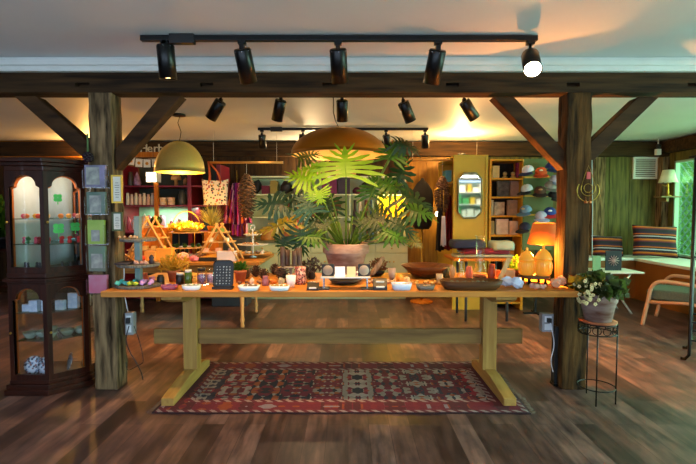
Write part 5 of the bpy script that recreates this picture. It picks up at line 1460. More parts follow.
# scarves, tote, rods, big cones
def rod(px0, px1, py, Y, label):
    a, c = at(px0, py, Y), at(px1, py, Y); a.z = c.z
    t = thing('hanging_rod', label, 'hanging rod', ((a.x+c.x)/2, Y, a.z)); h = (c.x-a.x)/2
    MB().tube([(-h, 0, 0), (h, 0, 0)], .017, 10).build('rod', mat('rod_wood', '#b8843c', rough=.5), t)
    for x in (-h*.9, h*.83): MB().tube([(x, 0, .015), (x, 0, CEIL-a.z)], .002, 4).build('string', M_paper, t)
    return a.z
zr1 = rod(210, 283, 162.5, 6.25, 'natural wooden rod hanging on strings from the ceiling, holding the tote bag')
rod(409, 483, 160, 6.25, 'golden wooden rod hanging on strings in front of the honey wall boards')
p = at(215.5, 205, 6.25); w = 26*6.25/F; h = 25*6.25/F
t = thing('tote_bag', 'white floral printed tote bag with orange handles hanging from the left rod', 'bag', p)
def bagf(u, v):
    a = 2*PI*u; hw_ = w/2*(.86+.16*v); hd = .05*(1-.5*v)
    return Vector((hw_*math.copysign(abs(math.cos(a))**.5, math.cos(a)), hd*math.copysign(abs(math.sin(a))**.7, math.sin(a)), h*v+.012*math.cos(a*2)*v-.012*(1-v)*0))
MB().grid(bagf, 40, 10).build('bag_body', specklemat('floral_print', '#cfc6b4', ['#a84a3c', '#3a4a5c', '#c8983c', '#5c7a4c', '#8a4a5a', '#2c2c2c'], 30, .42), t)
MB().box(-w*.46, w*.46, -.03, .03, 0, .006).build('bag_base', M_paper, t)
for sy in (-1, 1):
    MB().tube([(-w*.22, sy*.03, h*.85), (-w*.2, sy*.025, h*1.15), (-.085+w*.0, sy*.02, zr1-p.z+.01)], .009, 6).tube([(w*.24, sy*.03, h*.85), (w*.1, sy*.025, h*1.3), (-.085, sy*.02, zr1-p.z+.012)], .009, 6).build('handle', mat('orange_strap', '#b8501c', rough=.7), t)
def bigcone(px, y0, y1, Y, wpx, label, zr_):
    p = at(px, y1, Y); hh = at(px, y0, Y).z-p.z
    t = thing('giant_pine_cone', label, 'pine cone', p)
    scaled_cone(MB(), wpx/2*Y/F, hh, 120, 0, .3).build('cone_scales', M_cone, t)
    MB().tube([(0, 0, hh*.97), (0, 0, zr_-p.z)], .002, 4).build('string', M_paper, t)
bigcone(247, 174, 217, 6.22, 18, 'giant brown pine cone hanging below the left rod beside the tote bag', Zt(162.5, 6.25)-.018)
bigcone(442, 176, 211, 6.22, 15, 'giant brown pine cone hanging left of the octagonal mirror', Zt(160, 6.25)-.018)
def drape(px0, px1, y0, y1, Y, m, name, label, cat, folds=5, top=.35, hook=None, dep=.05):
    """cloth gathered at the top and fanning out below"""
    p = at((px0+px1)/2, y1, Y); w = (px1-px0)*Y/F; hh = at(px0, y0, Y).z-p.z
    t = thing(name, label, cat, p)
    def f(u, v):
        wd = w*(top+(1-top)*(1-v)**.8); x = (u-.5)*wd
        return Vector((x, dep*math.sin(u*folds*2*PI)*(1-.5*v)+.02, hh*v+.01*math.sin(u*9)*(1-v)))
    MB().grid(f, 60, 16).build('cloth', m, t, solid=.006)
    if hook: MB().tube([(0, .02, hh-.01), (0, .02, hook-p.z)], .004, 5).build('hook', M_brass, t)
    return t
drape(222, 252, 183, 224, 6.6, stripemat('magenta_stripes', ['#a0187a', '#b0205c', '#e07aa0', '#5a1448', '#d8641c', '#a81c70', '#f0a0b0', '#5a1040'], 5.5), 'striped_scarf', 'magenta and orange striped scarf hanging behind the giant pine cone', 'scarf', 7, .25, Zt(170, 6.6))
drape(229, 248, 216, 236, 6.75, MATS['magenta_stripes'], 'striped_scarf', 'lower magenta striped scarf end hanging below the giant pine cone', 'scarf', 4, .9)
box2(226, 245, 237, 6.4, '#8a5a6a', 'folded dusty pink textile pile below the striped scarves', .3, name='folded_textile', z=.93)
single(MB().box(-.24, .24, -.2, .1, 0, .93), 'side_stand', mat('grey_stand', '#3a3c40', rough=.7), 'dark cloth covered stand below the striped scarves', 'stand', (X_(232, 6.4), 6.4, 0), bevel=.01)

# ================================================================ SAGE GREEN HUTCH
Yc = 6.68; cx0, cx1 = X_(246, Yc), X_(408, Yc); zc = Zt(241, Yc)
h0, h1 = X_(246, 6.9), X_(406, 6.9)
t = thing('sage_hutch', 'long sage green cupboard with open shelves above along the back wall', 'hutch', ((cx0+cx1)/2, Yc, 0)); ox = -t.location.x; W = (cx1-cx0)
MB().box(-W/2, W/2, .02, .55, .08, zc-.03).box(-W/2+.02, W/2-.02, .06, .55, 0, .08).build('base_cabinet', M_sage, t)
MB().box(-W/2-.02, W/2+.02, -.02, .57, zc-.03, zc).build('worktop', mat('grey_green_top', '#4c5240', rough=.4), t, bevel=.004)
n = 5
for i in range(n):
    a = -W/2+W*i/n+.006; c_ = -W/2+W*(i+1)/n-.006
    d = MB().box(a, c_, 0, .018, zc-.17, zc-.04).build('drawer', M_sage, t, bevel=.003)
    MB().ball(((a+c_)/2, -.012, zc-.105), .012, 8, 6).build('knob', M_brass, d)
    m_ = (a+c_)/2
    for (q, r, kx) in ((a, m_-.002, m_-.03), (m_+.002, c_, m_+.03)):
        d = MB().box(q, r, 0, .018, .1, zc-.18).box(q, q+.04, -.006, 0, .1, zc-.18).box(r-.04, r, -.006, 0, .1, zc-.18).box(q+.04, r-.04, -.006, 0, .1, .14).box(q+.04, r-.04, -.006, 0, zc-.22, zc-.18).build('door', M_sage, t)
        MB().ball((kx, -.018, zc-.3), .012, 8, 6).build('knob', M_brass, d)
yo = 6.9-Yc
zz_ = [Zt(176, 6.9), Zt(194, 6.9), Zt(217, 6.9)]
a0, a1 = h0+ox, h1+ox
MB().box(a0, a1, yo, .57, zz_[0]-.025, zz_[0]).build('top_board', M_sagel, t, bevel=.003)
MB().box(a0, a1, yo+.01, .55, zz_[1]-.02, zz_[1]).build('shelf', M_sagel, t)
for q, r in ((a0, X_(277, 6.9)+ox), (X_(305, 6.9)+ox, X_(350, 6.9)+ox)):
    MB().box(q, r, yo+.01, .55, zz_[2]-.015, zz_[2]).build('shelf', M_sagel, t)
MB().box(a0, a1, .55, .567, zc, zz_[0]-.025).build('back_panel', M_sagel, t)
for px in (247, 405): x = X_(px, 6.9)+ox; MB().box(x-.012, x+.012, yo, .55, zc, zz_[0]-.025).build('side', M_sagel, t)
for px in (277, 305, 350, 378): x = X_(px, 6.9)+ox; MB().box(x-.012, x+.012, yo, .55, zc, zz_[1]-.02).build('divider', M_sagel, t)
Yh2 = 7.02
def hi(a_, c_, y, row, c, label, cat, name, prof='box', col2=None, **k):
    z = (zz_[0], zz_[1], zz_[2], zc)[row]
    return shelfitem(a_, c_, y, z, Yh2 if row != 3 else 6.9, mat('h'+c+(col2 or ''), c, rough=.65, col2=col2, scale=18), label, cat, name, prof, d=.18, **k)
hi(252, 262, 178.5, 1, '#181418', 'black bag on the upper sage shelf, leftmost', 'bag', 'black_bag', 'blob')
hi(262.5, 270.5, 186, 1, '#5c0f2c', 'crimson folded bag on the upper sage shelf', 'bag', 'crimson_bag', 'box')
hi(271, 278, 181, 1, '#8a7a3a', 'mustard pouch between the bags on the upper sage shelf', 'pouch', 'mustard_pouch', 'box')
hi(279, 294, 180, 1, '#2a1f1c', 'dark brown hat box on the upper sage shelf', 'box', 'hat_box', 'blob')
hi(294, 304, 184, 1, '#6a5a50', 'taupe folded bag on the upper sage shelf', 'bag', 'taupe_bag', 'box')
hi(307, 313, 184, 1, '#2c1c20', 'small dark purse on the upper sage shelf', 'purse', 'dark_purse', 'blob')
hi(322, 337, 179, 1, '#6a1c4a', 'plum pink folded blanket on the upper sage shelf', 'blanket', 'plum_blanket', 'box')
hi(338, 350, 179, 1, '#3a2c3c', 'dark grey violet folded blanket beside the plum one', 'blanket', 'grey_blanket', 'box')
hi(352, 361, 186, 1, '#5c1430', 'burgundy scarf roll on the upper sage shelf', 'scarf', 'burgundy_roll', 'blob')
hi(361, 376, 181, 1, '#2c2420', 'dark felt hat on the upper sage shelf', 'hat', 'felt_hat', 'mush')
hi(382, 402, 184, 1, '#3a3428', 'dark woven basket at the right of the upper sage shelf', 'basket', 'woven_basket', 'blob')
hi(336, 345, 163, 0, '#c89a70', 'tan candle pillar standing on top of the sage hutch', 'candle', 'tan_candle', 'box')
hi(348, 356, 169, 0, '#b07a4c', 'small tan pot on top of the sage hutch', 'pot', 'tan_pot', 'jar')
for k in range(3): 
    p = at(283+k*18, 176, 7.0); p.z = zz_[0]+.0005
    if k == 0: dw = single(MB().tube([(-.12, 0, .012), (-.04, .02, .02), (.05, -.01, .015), (.13, .01, .014)], [.008, .014, .013, .006], 8), 'driftwood_piece', M_cone, 'grey brown driftwood piece lying on top of the sage hutch', 'driftwood', p, 0, 'driftwood on the hutch')
    else: dup(dw, p, .2*k)
for i, (px, c) in enumerate([(282, '#b8601c'), (287, '#c87a2c'), (292, '#4a6a6a'), (297, '#b0401c'), (301, '#8a6a3c')]):
    hi(px-1.8, px+1.8, 200+(i % 3)*3, 3 if False else 2, c, ['orange', 'amber', 'teal', 'rust red', 'tan'][i]+' slim bottle hanging row on the sage hutch middle bay', 'bottle', 'slim_bottle', 'jar') if False else shelfitem(px-1.8, px+1.8, 214+(i % 3)*3, zc, 6.95, mat('sb'+c, c, rough=.3), ['orange', 'amber', 'teal', 'rust red', 'tan'][i]+' slim bottle in the second bay of the sage hutch', 'bottle', 'slim_bottle', 'jar')
for i, (px, y) in enumerate([(283, 197), (289, 199), (297, 200)]):
    t2 = thing('hanging_ornament', ['orange', 'red orange', 'amber'][i]+' bead string hanging in the second bay of the sage hutch', 'ornament', at(px, y+10, 7.0))
    MB().lathe([(.001, 0), (.02, .02), (.008, .05), (.018, .07), (.006, .09), (.001, .13)], seg=10).build('beads', mat('ob%d' % i, ['#c8601c', '#b83a14', '#c88a3c'][i], rough=.4), t2)
    MB().tube([(0, 0, .12), (0, 0, zz_[1]-.02-t2.location.z)], .0015, 4).build('string', M_paper, t2)
hi(312, 322, 200, 2, '#7a4a2c', 'brown carved figure in the centre bay of the sage hutch', 'figurine', 'carved_figure', 'jar')
hi(331, 341, 198, 2, '#6a3a20', 'brown owl shaped ornament in the centre bay of the sage hutch', 'ornament', 'owl_ornament', 'mush')
hi(322, 329, 206, 2, '#7a8a5a', 'green jar between the carvings in the centre bay', 'jar', 'green_jar', 'jar')
for i, (px, c) in enumerate([(355, '#2c2024'), (360, '#c8c0b0'), (366, '#5a2c24'), (372, '#3a5c78')]):
    hi(px-2, px+2, 200, 3, c, ['near black', 'white', 'brown', 'blue'][i]+' tall bottle in the fourth bay of the sage hutch', 'bottle', 'tall_bottle', 'jar')
hi(250, 259.5, 231, 3, '#a87a4c', 'wicker bowl of cream soaps at the left of the sage worktop', 'bowl', 'wicker_bowl', 'mush')
hi(260.5, 275, 229, 3, '#9a6a34', 'woven basket with cream filling on the sage worktop', 'basket', 'bread_basket', 'tin')
hi(281, 300, 232, 3, '#7a4020', 'flat rust coloured box on the sage worktop', 'box', 'rust_box', 'box')
hi(312, 326, 228, 3, '#3a3028', 'dark framed print leaning on the sage worktop', 'print', 'framed_print', 'box')
hi(382, 392, 232, 3, '#5a4a38', 'brown dish on the sage worktop below the yellow print', 'dish', 'brown_dish', 'tin')
hi(393, 403, 230, 3, '#4a2418', 'dark red bowl at the right end of the sage worktop', 'bowl', 'dark_red_bowl', 'tin')
# yellow print; panel glows by itself in place of lamp light on it
p = at(391.5, 219, 6.96); w = 23*6.96/F; h = 22*6.96/F
t = thing('yellow_print', 'bright yellow lit print with an orange lamp drawing in the last bay of the hutch', 'print', (p.x, 6.96, p.z))
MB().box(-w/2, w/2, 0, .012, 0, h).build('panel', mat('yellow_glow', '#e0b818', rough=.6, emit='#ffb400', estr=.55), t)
om = mat('print_orange', '#c8601c', rough=.6)
MB().prism([(-.03, .1), (.03, .1), (.02, .15), (-.02, .15)], -.002, 0, 'Y', Matrix.Translation((w*.22, 0, h*.2))).box(w*.22-.005, w*.22+.005, -.002, 0, .05, .1+h*.2).build('lamp_drawing', om, t)
MB().prism([(-.04, .02), (.04, .02), (.03, .05), (-.03, .05)], -.002, 0, 'Y', Matrix.Translation((-w*.15, 0, .02))).prism([(-.05, 0), (.05, 0), (.02, .03), (-.02, .03)], -.002, 0, 'Y', Matrix.Translation((w*.12, 0, h*.75))).build('bowl_drawing', om, t)
MB().tube([(0, 0.006, h), (0, .006, zz_[1]-.02-p.z)], .002, 4).build('string', M_paper, t)
light('AREA', 'bay_light', (0, -.08, h+.03), 4, '#ffcf50', t, size=.3, sizey=.05)
# ================================================================ MANNEQUIN + WARDROBE (right of centre)
p = at(422, 229, 6.5); hh = at(422, 178, 6.5).z-p.z
t = thing('garment_form', 'black caped top on a wooden display form standing before the honey boards', 'mannequin', (p.x, 6.5, 0))
zb = p.z
def ringp(hw_, hd, z, k=28): return [Vector((hw_*math.cos(2*PI*i/k), hd*math.sin(2*PI*i/k), z)) for i in range(k)]
s = 6.5/F
b = MB().loft([ringp(7*s, .09, zb), ringp(9.3*s, .12, zb+hh*.06), ringp(10.5*s, .13, zb+hh*.35), ringp(11.2*s, .13, zb+hh*.6), ringp(9.8*s, .12, zb+hh*.76), ringp(6*s, .09, zb+hh*.88), ringp(2.6*s, .05, zb+hh*.95), ringp(1*s, .02, zb+hh)])
b.build('black_top', M_blackc, t)
MB().tube([(0, 0, .03), (0, 0, zb+.02)], .014, 10).build('pole', M_brass, t)
MB().lathe([(.16, 0), (.16, .02), (.03, .035), (.001, .035)], seg=28).build('base', M_orangew, t)
t = thing('small_wall_light', 'small bright white spot lamp shining beside the black top', 'lamp', at(437, 214, 7.18))
MB().lathe([(.03, 0), (.045, .05), (.001, .051)], (0, 0, 0), 16, Matrix.Rotation(PI/2, 3, 'X').to_4x4()).build('housing', M_white, t)
MB().ball((0, -.06, 0), .04, 12, 8).build('bulb', mat('cool_glow', '#ffffff', emit='#fff2d8', estr=8), t)
light('POINT', 'lamp_light', (0, -.12, 0), 5, '#ffd890', t, size=.05)

# mustard wardrobe with mirror
Yw = 6.0; x0, x1 = X_(453, Yw), X_(487, Yw); zt = Zt(155, Yw)
t = thing('mustard_wardrobe', 'tall mustard yellow open sided wardrobe with the octagonal mirror on its face', 'wardrobe', ((x0+x1)/2, Yw, 0)); w = (x1-x0)/2
MB().box(-w, w, 0, .03, 0, zt).build('front_panel', M_yellow, t, bevel=.003)
MB().box(-w, -w+.03, -.012, 0, 0, zt).box(w-.03, w, -.012, 0, 0, zt).box(-w+.03, w-.03, -.012, 0, zt-.03, zt).build('face_trim', M_yellow, t)
MB().box(-w, w, 1.0, 1.03, 0, zt).build('rear_panel', M_yellow, t)
MB().box(w-.02, w, .03, 1.0, 0, zt).build('right_side', M_yellow, t)
MB().box(-w, w-.02, .03, 1.0, zt-.03, zt).build('top_board', M_yellow, t)
MB().box(-w, w-.02, .03, 1.0, Zt(181, Yw)-.02, Zt(181, Yw)).build('inner_shelf', M_yellow, t)
mx_, my0, my1 = X_(469.3, Yw-.03), Zt(218, Yw), Zt(173, Yw); mw = X_(480.8, Yw)-X_(457.8, Yw)
t = thing('octagonal_mirror', 'octagonal silver rimmed mirror hung on the mustard wardrobe', 'mirror', (mx_, Yw-.035, my0)); mh = my1-my0
def octo(w, h, c, z0=0): return [(-w/2+c, z0), (w/2-c, z0), (w/2, z0+c), (w/2, z0+h-c), (w/2-c, z0+h), (-w/2+c, z0+h), (-w/2, z0+h-c), (-w/2, z0+c)]
MB().prism(octo(mw-.02, mh-.02, .07, .01), .0, .012, 'Y').build('mirror_glass', MATS['mirror'], t)
MB().tube([(q[0], 0, q[1]) for q in octo(mw, mh, .075)], .011, 8, closed=True).build('rim', mat('pewter_rim', '#8a8a6c', rough=.3, metal=.8), t)
shelfitem(444, 450, 171, Zt(181, Yw), 6.4, mat('teal_fold', '#4a8a9a', rough=.6), 'teal and white folded cloth on the inner shelf of the mustard wardrobe', 'cloth', 'folded_cloth', 'box', d=.2)
for i, (a_, c_, y0, y1, Y, c, lb) in enumerate([(436, 444, 208, 251, 6.12, '#0c0c10', 'black jacket hanging at the left of the wardrobe'), (441, 446, 216, 246, 6.06, '#c8c0cc', 'white patterned garment hanging between the jackets'), (444, 453, 195, 250, 6.3, '#7a0f1a', 'red garment hanging inside the wardrobe')]):
    drape(a_, c_, y0, y1, Y, mat('garm'+c, c, rough=.9), 'hanging_garment', lb, 'garment', 3, .55, Zt(190 if i != 2 else 184, Y), .03)
single(MB().tube([(X_(434, 6.12), 6.12, Zt(190, 6.12)), (X_(452, 6.3), 6.3, Zt(183, 6.3))], .008, 8), 'clothes_rail', M_brass, 'short brass rail carrying the jackets at the wardrobe', 'rail')

# honey bookshelf
xb0, xb1 = X_(489, 6.0), X_(524, 6.0); ztb = Zt(159, 6.0)
t = thing('honey_bookcase', 'open honey wood bookcase right of the mustard wardrobe', 'bookcase', ((xb0+xb1)/2, 6.0, 0)); w = (xb1-xb0)/2
MB().box(-w, -w+.025, 0, .32, 0, ztb).build('side', M_shelfy, t); MB().box(w-.035, w, 0, .32, 0, ztb).build('side', M_shelfy, t)
MB().box(-w, w, .32, .335, 0, ztb).build('back_panel', mat('dark_back', '#181410', rough=.8), t)
bz = [Zt(178, 6.0), Zt(196.5, 6.0), Zt(215.5, 6.0), Zt(235, 6.0), .45, .1]
for z in [ztb]+bz: MB().box(-w+.025, w-.035, 0, .32, z-.022, z).build('shelf', M_shelfy, t, bevel=.002)
def bk_(a_, c_, y, r, c, label, cat, name, prof='box', Y=6.14, col2=None):
    return shelfitem(a_, c_, y, bz[r], Y, mat('b'+c+(col2 or ''), c, rough=.6, col2=col2, scale=20), label, cat, name, prof, d=.05 if prof == 'box' else None)
bk_(492, 499, 166, 0, '#d8c080', 'cream and yellow toy camera on the top bookcase shelf', 'toy', 'toy_camera')
for i, px in enumerate((504, 512)):
    t2 = thing('figurine', 'round headed tan figurine on the top bookcase shelf, %s one' % ('left', 'right')[i], 'figurine', (X_(px, 6.12), 6.12, bz[0]+.0005))
    MB().lathe([(.03, 0), (.035, .02), (.015, .04)], seg=14).build('body', mat('fig_tan', '#b8985c', rough=.5), t2); MB().ball((0, 0, .062), .028, 12, 8).build('head', mat('fig_tan', '#b8985c'), t2)
bk_(516, 522, 163, 0, '#8a1c4a', 'magenta box at the right of the top bookcase shelf', 'box', 'magenta_box')
bk_(497, 509, 181, 1, '#3a3834', 'dark framed photo book on the second bookcase shelf', 'book', 'photo_book', col2='#6a665c')
bk_(510, 519, 181, 1, '#8a7464', 'taupe book on the second bookcase shelf', 'book', 'taupe_book')
for i, (a_, c_, r, c) in enumerate([(489.5, 493, 2, '#b8a88c'), (494, 504, 2, '#c8b898'), (507, 517, 2, '#b08a6c'), (489.5, 494, 3, '#9a8a5c'), (496, 508, 3, '#d8ccb8'), (509, 519, 3, '#d0b8a0')]):
    bk_(a_, c_, (200 if r == 2 else 219)+(2 if i % 2 else 0), r, c, ['slim cream book at the left of the third bookcase shelf', 'cream printed book on the third bookcase shelf', 'tan book at the right of the third bookcase shelf', 'olive book at the left of the fourth bookcase shelf', 'white packet on the fourth bookcase shelf', 'blush white packet right on the fourth bookcase shelf'][i], 'book' if i < 4 else 'packet', 'book' if i < 4 else 'packet', col2='#8a7a64' if i in (1, 2) else None)
bk_(503, 514, 243, 4, '#b07a2c', 'orange jar box low in the bookcase', 'box', 'orange_box')
# cap rack
Yk = 5.7
kx0, kx1 = X_(526, Yk), X_(556, Yk)
t = thing('cap_rack', 'green slatted floor rack with honey ledges for the caps, left of the right post', 'rack', ((kx0+kx1)/2, Yk, 0)); w = (kx1-kx0)/2
MB().box(-w, w, .1, .12, .8, Zt(158, Yk)).build('back_board', mat('green_board', '#4c5a26', rough=.6), t)
for z in (Zt(176, Yk), Zt(195, Yk), Zt(214, Yk), Zt(231, Yk)): MB().box(-w, w, .06, .1, z-.02, z).build('ledge', M_yellow, t)
MB().box(-.015, .015, .12, .15, .02, Zt(158, Yk)).build('post', M_black, t); MB().box(-.17, .17, .05, .09, 0, .02).box(-.02, .02, -.02, .22, 0, .018).build('foot', M_black, t)
def cap(px, py, c, cb, label, rz=0, Y=Yk-.06, tx=None):
    p = at(px, py, Y)
    t = thing('baseball_cap', label, 'cap', p); t.rotation_euler = (.35, 0, rz); t.scale = (.84,)*3
    prof = [(.085*math.cos(a)**.8 if a < 1.5 else .001, .0+.085*math.sin(a)) for a in [PI/2*k/8 for k in range(9)]]
    MB().lathe(prof, seg=24, cap=(False, False)).build('crown', mat('cap'+c, c, rough=.85, var=.15, scale=30), t)
    def br(u, v):
        a = -PI*.5+(u-.5)*2.1; r = .08+.085*v*math.cos((u-.5)*2.0)
        return Vector((r*math.cos(a), r*math.sin(a), -.003-.02*v))
    MB().grid(br, 14, 5).build('brim', mat('cap'+cb, cb, rough=.85), t, solid=.004)
    MB().ball((0, 0, .086), .007, 6, 4).build('button', mat('cap'+cb, cb), t)
    if tx: MB().ball((0, -.06, .05), (.03, .012, .022), 10, 6).build('patch', mat('cap'+tx, tx), t)
capy = [(528, 171, '#c8ccd8', '#1c2048', 'white cap with a navy brim at the top left of the cap rack', -.9, None), (541, 173, '#c8501c', '#b04010', 'orange cap in the top row of the cap rack', -.4, '#d8c8a0'), (551, 168, '#1c2a60', '#141c48', 'navy cap at the top right of the cap rack', .2, None),
        (527, 190, '#a8b4b8', '#141418', 'pale grey cap with a black brim in the second row', -1.0, None), (540, 192, '#4a3020', '#2c1c14', 'brown cap in the second row of the cap rack', -.3, '#a87a4c'), (550, 187, '#8a8880', '#6a6860', 'grey cap in the second row near the right post', .2, None),
        (555, 181, '#a8b4c8', '#7888a0', 'pale blue cap tucked behind the right post', .4, None), (526, 211, '#5c7f98', '#4a6a88', 'slate blue cap with tan side in the third row', -.9, '#a89a6c'), (541, 217, '#a0aec8', '#8896b8', 'light blue cap below the slate blue one', -.2, None),
        (550, 213, '#1c3a88', '#a01c24', 'bright blue cap with a red brim and white badge in the third row', -.4, '#d8dce4'), (525, 228, '#141a34', '#101428', 'dark navy cap at the bottom left of the cap rack', -.9, None), (553, 197, '#141414', '#101010', 'black cap beside the right post below the grey cap', .5, None)]
for q in capy: cap(q[0], q[1], q[2], q[3], q[4], q[5], tx=q[6])

# clothes table (chrome legs) with folded clothes
zk = .74
t = thing('folding_clothes_table', 'small display table on silver legs holding folded clothes, in front of the wardrobe', 'table', (X_(482, 5.6), 5.6, 0)); w = X_(515, 5.6)-X_(482, 5.6)
MB().box(-w, w, -.28, .28, zk-.03, zk).build('tabletop', M_orangew, t, bevel=.003)
for sx in (-.24, .24):
    for sy in (-.22, .22): MB().lathe([(.016, 0), (.016, zk-.03)], (sx, sy, 0), 12).build('leg', mat('blue_steel', '#5a6878', rough=.3, metal=.8), t)
def folded(px0, px1, yt, Y, z, c, label, d=.3, group=None):
    cx_, w, h = span(px0, px1, yt, Y, z)
    def rr(k_, zz): 
        o = []
        for i in range(28):
            a = 2*PI*i/28; o.append(Vector((w/2*k_*math.copysign(abs(math.cos(a))**.4, math.cos(a)), d/2*k_*math.copysign(abs(math.sin(a))**.4, math.sin(a)), zz+.004*math.sin(a*3))))
        return o
    single(MB().loft([rr(.93, .004), rr(1, h*.3), rr(.98, h*.5), rr(1, h*.7), rr(.9, h)]), 'folded_clothes', mat('fold'+c, c, rough=.95), label, 'clothes', (cx_, Y, z+.0005))
    return z+h+.005
z_ = folded(452, 512, 254, 5.55, zk, '#8a8a78', 'grey olive folded shirt pile at the bottom of the clothes table')
z2 = folded(458, 508, 248, 5.55, z_, '#6a1c2c', 'burgundy folded shirt in the middle of the clothes pile')
z2 = folded(450, 484, 240, 5.5, z2, '#1c2440', 'dark navy folded sweater on top of the clothes pile')
folded(490, 512, 241, 5.5, z_+.05, '#8a988c', 'pale green folded shirt at the right of the clothes pile')

# ================================================================ RIGHT BACK CORNER
YC = 6.3
# bench along the walls
bp = [(3.3, 7.22), (3.3, 6.78), (4.22, 6.78), (4.2, 6.4), (4.2, 6.0), (4.24, 5.5), (4.3, 5.1), (4.87, 5.1), (4.87, 7.22)]
t = thing('window_bench', 'built in corner window bench with an orange brown front and a white seat top', 'bench', (0, 0, 0))
MB().prism(bp, 0, .56, 'Z').build('bench_front', mat('orange_panel', '#7e4818', rough=.5, col2='#8c521a', scale=2), t)
MB().prism([(x-.03 if x < 4.8 else x, y-.02 if y < 7.2 and x < 4.3 else y) for x, y in bp], .56, .6, 'Z').build('seat_top', M_whitep, t, bevel=.005)
def cushion(px0, px1, py0, py1, Y, m, label, lean=.35, rz=0):
    a = at(px0, py1, Y); c = at(px1, py0, Y); w = c.x-a.x; h = (c.z-a.z)
    t = single(MB(), 'x', [], '', '') if False else None
    b = MB()
    def f(sg):
        def g(u, v):
            x = (u-.5)*2; z = (v-.5)*2
            e = max(0, (1-x**4))**.5*max(0, (1-z**4))**.5
            k = 1-.06*(1-abs(z))*abs(x)**3
            return Vector((x*w/2*k, sg*.085*e, h/2+z*h/2*(1-.07*(1-abs(x))*abs(z)**3)))
        return g
    b.grid(f(1), 18, 12); b.grid(f(-1), 18, 12)
    bmesh.ops.remove_doubles(b.bm, verts=b.bm.verts, dist=.0005)
    o = single(b, 'striped_cushion', m, label, 'cushion', ((a.x+c.x)/2, Y, .6015+.012), rz)
    o.rotation_euler = (-lean, .05, rz)
    return o
s1 = stripemat('cushion_stripes', ['#1c0f20', '#4a1430', '#8a3a14', '#b05f14', '#2c1028', '#140c1c', '#9a90a0', '#140c1c', '#a04c0c', '#3a0f2c', '#20102a', '#1c0f20'], 5.2, 'Z', noise=.05)
cushion(592, 624, 238, 258, 6.98, s1, 'orange and black striped cushion behind the small white side table', .25)
cushion(634, 677, 230, 262, 6.75, s1, 'large purple and orange striped cushion in the corner of the window bench', .22, -.15)
# vent
p = at(632, 179, YB); q = at(658, 157, YB); w = q.x-p.x; h = q.z-p.z
t = thing('wall_vent', 'white louvred air vent high on the olive back wall', 'vent', (p.x, YB-.001, p.z))
MB().box(0, w, -.03, 0, 0, .035).box(0, w, -.03, 0, h-.035, h).box(0, .035, -.03, 0, .035, h-.035).box(w-.035, w, -.03, 0, .035, h-.035).build('frame', M_whitep, t, bevel=.003)
b = MB()
for k in range(9):
    z = .045+k*(h-.09)/8.5; b.prism([(-.02, z), (-.017, z), (-.004, z+.018), (-.007, z+.018)], .035, w-.035, 'X')
b.build('louvres', M_whitep, t)
# sensor/camera at corner
t = thing('security_camera', 'small white security camera in the right back ceiling corner', 'camera', at(658, 149, 7.05))
MB().box(-.035, .035, -.03, .03, -.09, .0).build('housing', M_whitep, t, bevel=.006)
MB().ball((0, -.01, .04), .035, 12, 8).build('lens_ball', M_blackp, t)
MB().tube([(0, 0, .06), (0, 0, CEIL-t.location.z)], .01, 6).build('stem', M_whitep, t)
# sconce lamp on a small shelf
p = at(670, 196, 6.9)
t = thing('wall_shelf', 'tiny gold corner shelf below the cream lamp', 'shelf', p)
MB().prism([(-.13, .0), (.17, .0), (.20, .22), (-.1, .22)], -.02, 0, 'Z').build('board', mat('gilt_wood', '#6e5c34', rough=.5), t, bevel=.003)
MB().prism([(-.02, .05), (.02, .05), (.02, .2), (-.02, .2)], -.08, -.02, 'Z').build('bracket', MATS['gilt_wood'], t)
t = thing('shelf_lamp', 'small brass lamp with a cream pleated shade on the corner shelf', 'table lamp', p+Vector((.02, .08, .0008)))
MB().lathe([(.05, 0), (.05, .01), (.015, .025), (.02, .06), (.012, .12), (.016, .15), (.008, .2), (.008, .27)], seg=16).build('base', M_brass, t)
MB().tube([(-.09, 0, .17), (-.04, 0, .15), (0, 0, .16)], .006, 6).build('switch_arm', M_brass, t)
b = MB(); R = []
for r, z in ((.125, .2), (.10, .27), (.07, .39)): R.append([Vector((math.cos(2*PI*i/48)*(r+.004*(i % 2)), math.sin(2*PI*i/48)*(r+.004*(i % 2)), z)) for i in range(48)])
b.loft(R, cap=(False, False)).build('pleated_shade', mat('cream_shade', '#d8dcc0', rough=.8), t, solid=.002)
# dark timber pillars in corner
for px0, px1, nm in ((593, 605, 'dark timber pillar on the back wall just right of the right post'), ):
    if True:
        a = at(px0, 200, YB-.12).x; c = at(px1, 200, YB-.12).x
        single(MB().box(a, c, YB-.12, YB-.01, 0, CEIL-.25), 'timber_pillar', M_beamz, nm, 'pillar', bevel=.004)
single(MB().box(4.79, 4.895, 7.1, YB-.003, 0, CEIL-.25), 'timber_pillar', M_beamz, 'narrow dark timber pillar in the right back corner by the cream lamp', 'pillar', bevel=.004)
